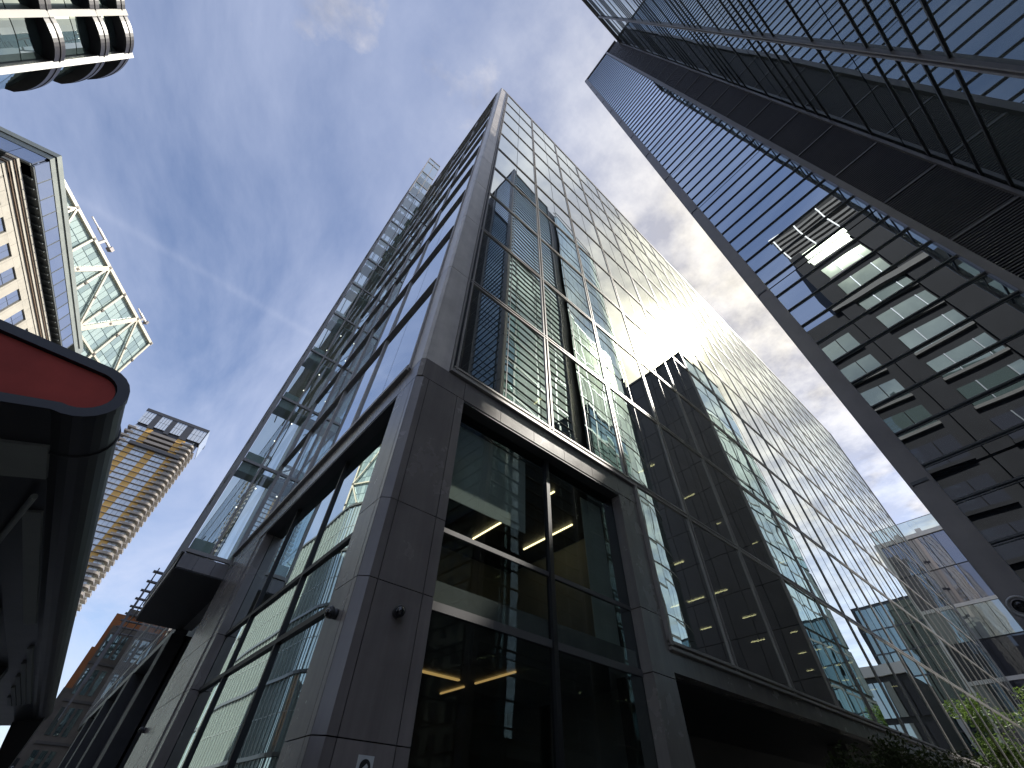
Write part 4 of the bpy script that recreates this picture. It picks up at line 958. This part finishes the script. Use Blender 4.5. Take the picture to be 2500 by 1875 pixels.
def ring_lamp():
    MT['lampm'] = opaque('lamp_grey', (.30, .30, .31), .35, .1, metal=.5)
    T = thing('wall_lamp', 'ringed grey wall lamp on the tower corner at the right edge', 'lamp', (8.0, .05, 3.5))
    c = Vector((7.86, .03, 3.60)); m = MB(); r, q = .105, .017; n = 24
    for i in range(n):
        a, b = 6.28319 * i / n, 6.28319 * (i + 1) / n
        m.tube(c + Vector((0, math.cos(a) * r, math.sin(a) * r)), c + Vector((0, math.cos(b) * r, math.sin(b) * r)), q, n=8, caps=False)
    part('ring', m, 'lampm', T); part('bracket', MB().tube((8.12, -.03, 3.6), (7.86, -.03, 3.6), .03), 'lampm', T)
    part('lens', MB().lathe([(.05, 0), (.07, .02), (.02, .06)], c, (-1, 0, 0), 16), 'dome', T)
ring_lamp()

def leaf_mat(name, a, b):
    m, t, out = mat(name); bs = N(t, 'ShaderNodeBsdfPrincipled'); g = N(t, 'ShaderNodeNewGeometry')
    f = noise(t, g.outputs['Position'], 2.2, 3); f = M(t, 'ADD', M(t, 'MULTIPLY', f, .8), M(t, 'MULTIPLY', g.outputs['Random Per Island'], .5), None, True)
    L(t, MIX(t, f, a, b), bs.inputs['Base Color']); bs.inputs['Roughness'].default_value = .6; bs.inputs['Specular IOR Level'].default_value = .15
    tl = N(t, 'ShaderNodeBsdfTranslucent'); L(t, MIX(t, f, a, b), tl.inputs[0]); mx = N(t, 'ShaderNodeMixShader'); mx.inputs[0].default_value = .35
    L(t, bs.outputs[0], mx.inputs[1]); L(t, tl.outputs[0], mx.inputs[2]); L(t, mx.outputs[0], out.inputs[0]); return m
MT['leaf'] = leaf_mat('tree_leaf', (.035, .075, .018), (.13, .19, .04)); MT['leafd'] = leaf_mat('shrub_leaf', (.018, .03, .012), (.06, .075, .03))
MT['bark'] = opaque('bark', (.09, .07, .05), .85, .3, 6)
def leaves(mb, blobs, n, size, rnd):
    for _ in range(n):
        c, r = rnd.choice(blobs); d = Vector((rnd.gauss(0, 1), rnd.gauss(0, 1), rnd.gauss(0, 1))).normalized() * r * rnd.random() ** .45
        p = Vector(c) + Vector((d.x, d.y, d.z * .85)); u = Vector((rnd.gauss(0, 1), rnd.gauss(0, 1), rnd.gauss(0, .7))).normalized(); v = u.cross(Vector((rnd.gauss(0, 1), rnd.gauss(0, 1), 1))).normalized()
        s = size * rnd.uniform(.6, 1.3); b = len(mb.v)
        mb.v += [tuple(p - u * s), tuple(p + v * s * .45), tuple(p + u * s), tuple(p - v * s * .45)]; mb.f.append((b, b + 1, b + 2, b + 3))
def tree(name, label, x, y, h, cr, seed, n=7000, size=.11, m='leaf', group=None, cat='tree'):
    rnd = random.Random(seed); T = thing(name, label, cat, (x, y, 0), group); base = h * .3
    tr = MB(); tr.tube((x, y, 0), (x + .1, y, base + .8), .16, .11, 10); tips = []
    for i in range(9):
        a = 6.283 * i / 9 + rnd.random(); z0 = base + rnd.uniform(0, h * .35); q = Vector((x + math.cos(a) * cr * rnd.uniform(.4, .75), y + math.sin(a) * cr * rnd.uniform(.4, .75), z0 + h * rnd.uniform(.15, .3)))
        tr.tube((x + .08, y, z0 - .2), q, .06, .02, 6); tips.append(q)
    tr.tube((x + .1, y, base + .8), (x, y, h * .9), .11, .02, 8)
    part('trunk', tr, 'bark', T); bl = [(q, cr * rnd.uniform(.3, .55)) for q in tips] + [(Vector((x + rnd.uniform(-.4, .4) * cr, y + rnd.uniform(-.4, .4) * cr, h * rnd.uniform(.5, .93))), cr * rnd.uniform(.25, .5)) for _ in range(12)]
    mb = MB(); leaves(mb, bl, n, size, rnd); part('crown', mb, m, T)
def shrub(label, x, y, h, r, seed):
    rnd = random.Random(seed); T = thing('shrub', label, 'shrub', (x, y, 0), 'shrubs along the alley base')
    tr = MB()
    for i in range(5): tr.tube((x + rnd.uniform(-.1, .1), y, 0), (x + rnd.uniform(-r, r) * .7, y + rnd.uniform(-r, r) * .5, h * .8), .03, .012, 6)
    part('stem', tr, 'bark', T); bl = [(Vector((x + rnd.uniform(-r, r), y + rnd.uniform(-.35, .35), h * rnd.uniform(.35, .92))), r * rnd.uniform(.25, .5)) for _ in range(14)]
    mb = MB(); leaves(mb, bl, 2600, .065, rnd); part('crown', mb, 'leafd', T)
tree('street_tree', 'green leafy tree at the lower right corner near the end of the alley', 58, 3.3, 11.6, 2.1, 4)
for i, (x, h) in enumerate(((12.6, 2.75), (15.2, 3.35), (18.0, 3.75), (21.2, 3.8), (24.8, 4.1), (28.6, 4.5))):
    shrub(('lowest dark shrub at the left end of the row under the alley glass', 'second dark shrub from the left under the alley glass', 'third dark shrub from the left under the alley glass', 'fourth dark shrub from the left below the alley sill', 'fifth dark shrub from the left below the alley sill', 'tallest dark shrub at the right end of the row in front of the tree')[i], x, 4.55, h, 1.35 + .08 * i, 30 + i)
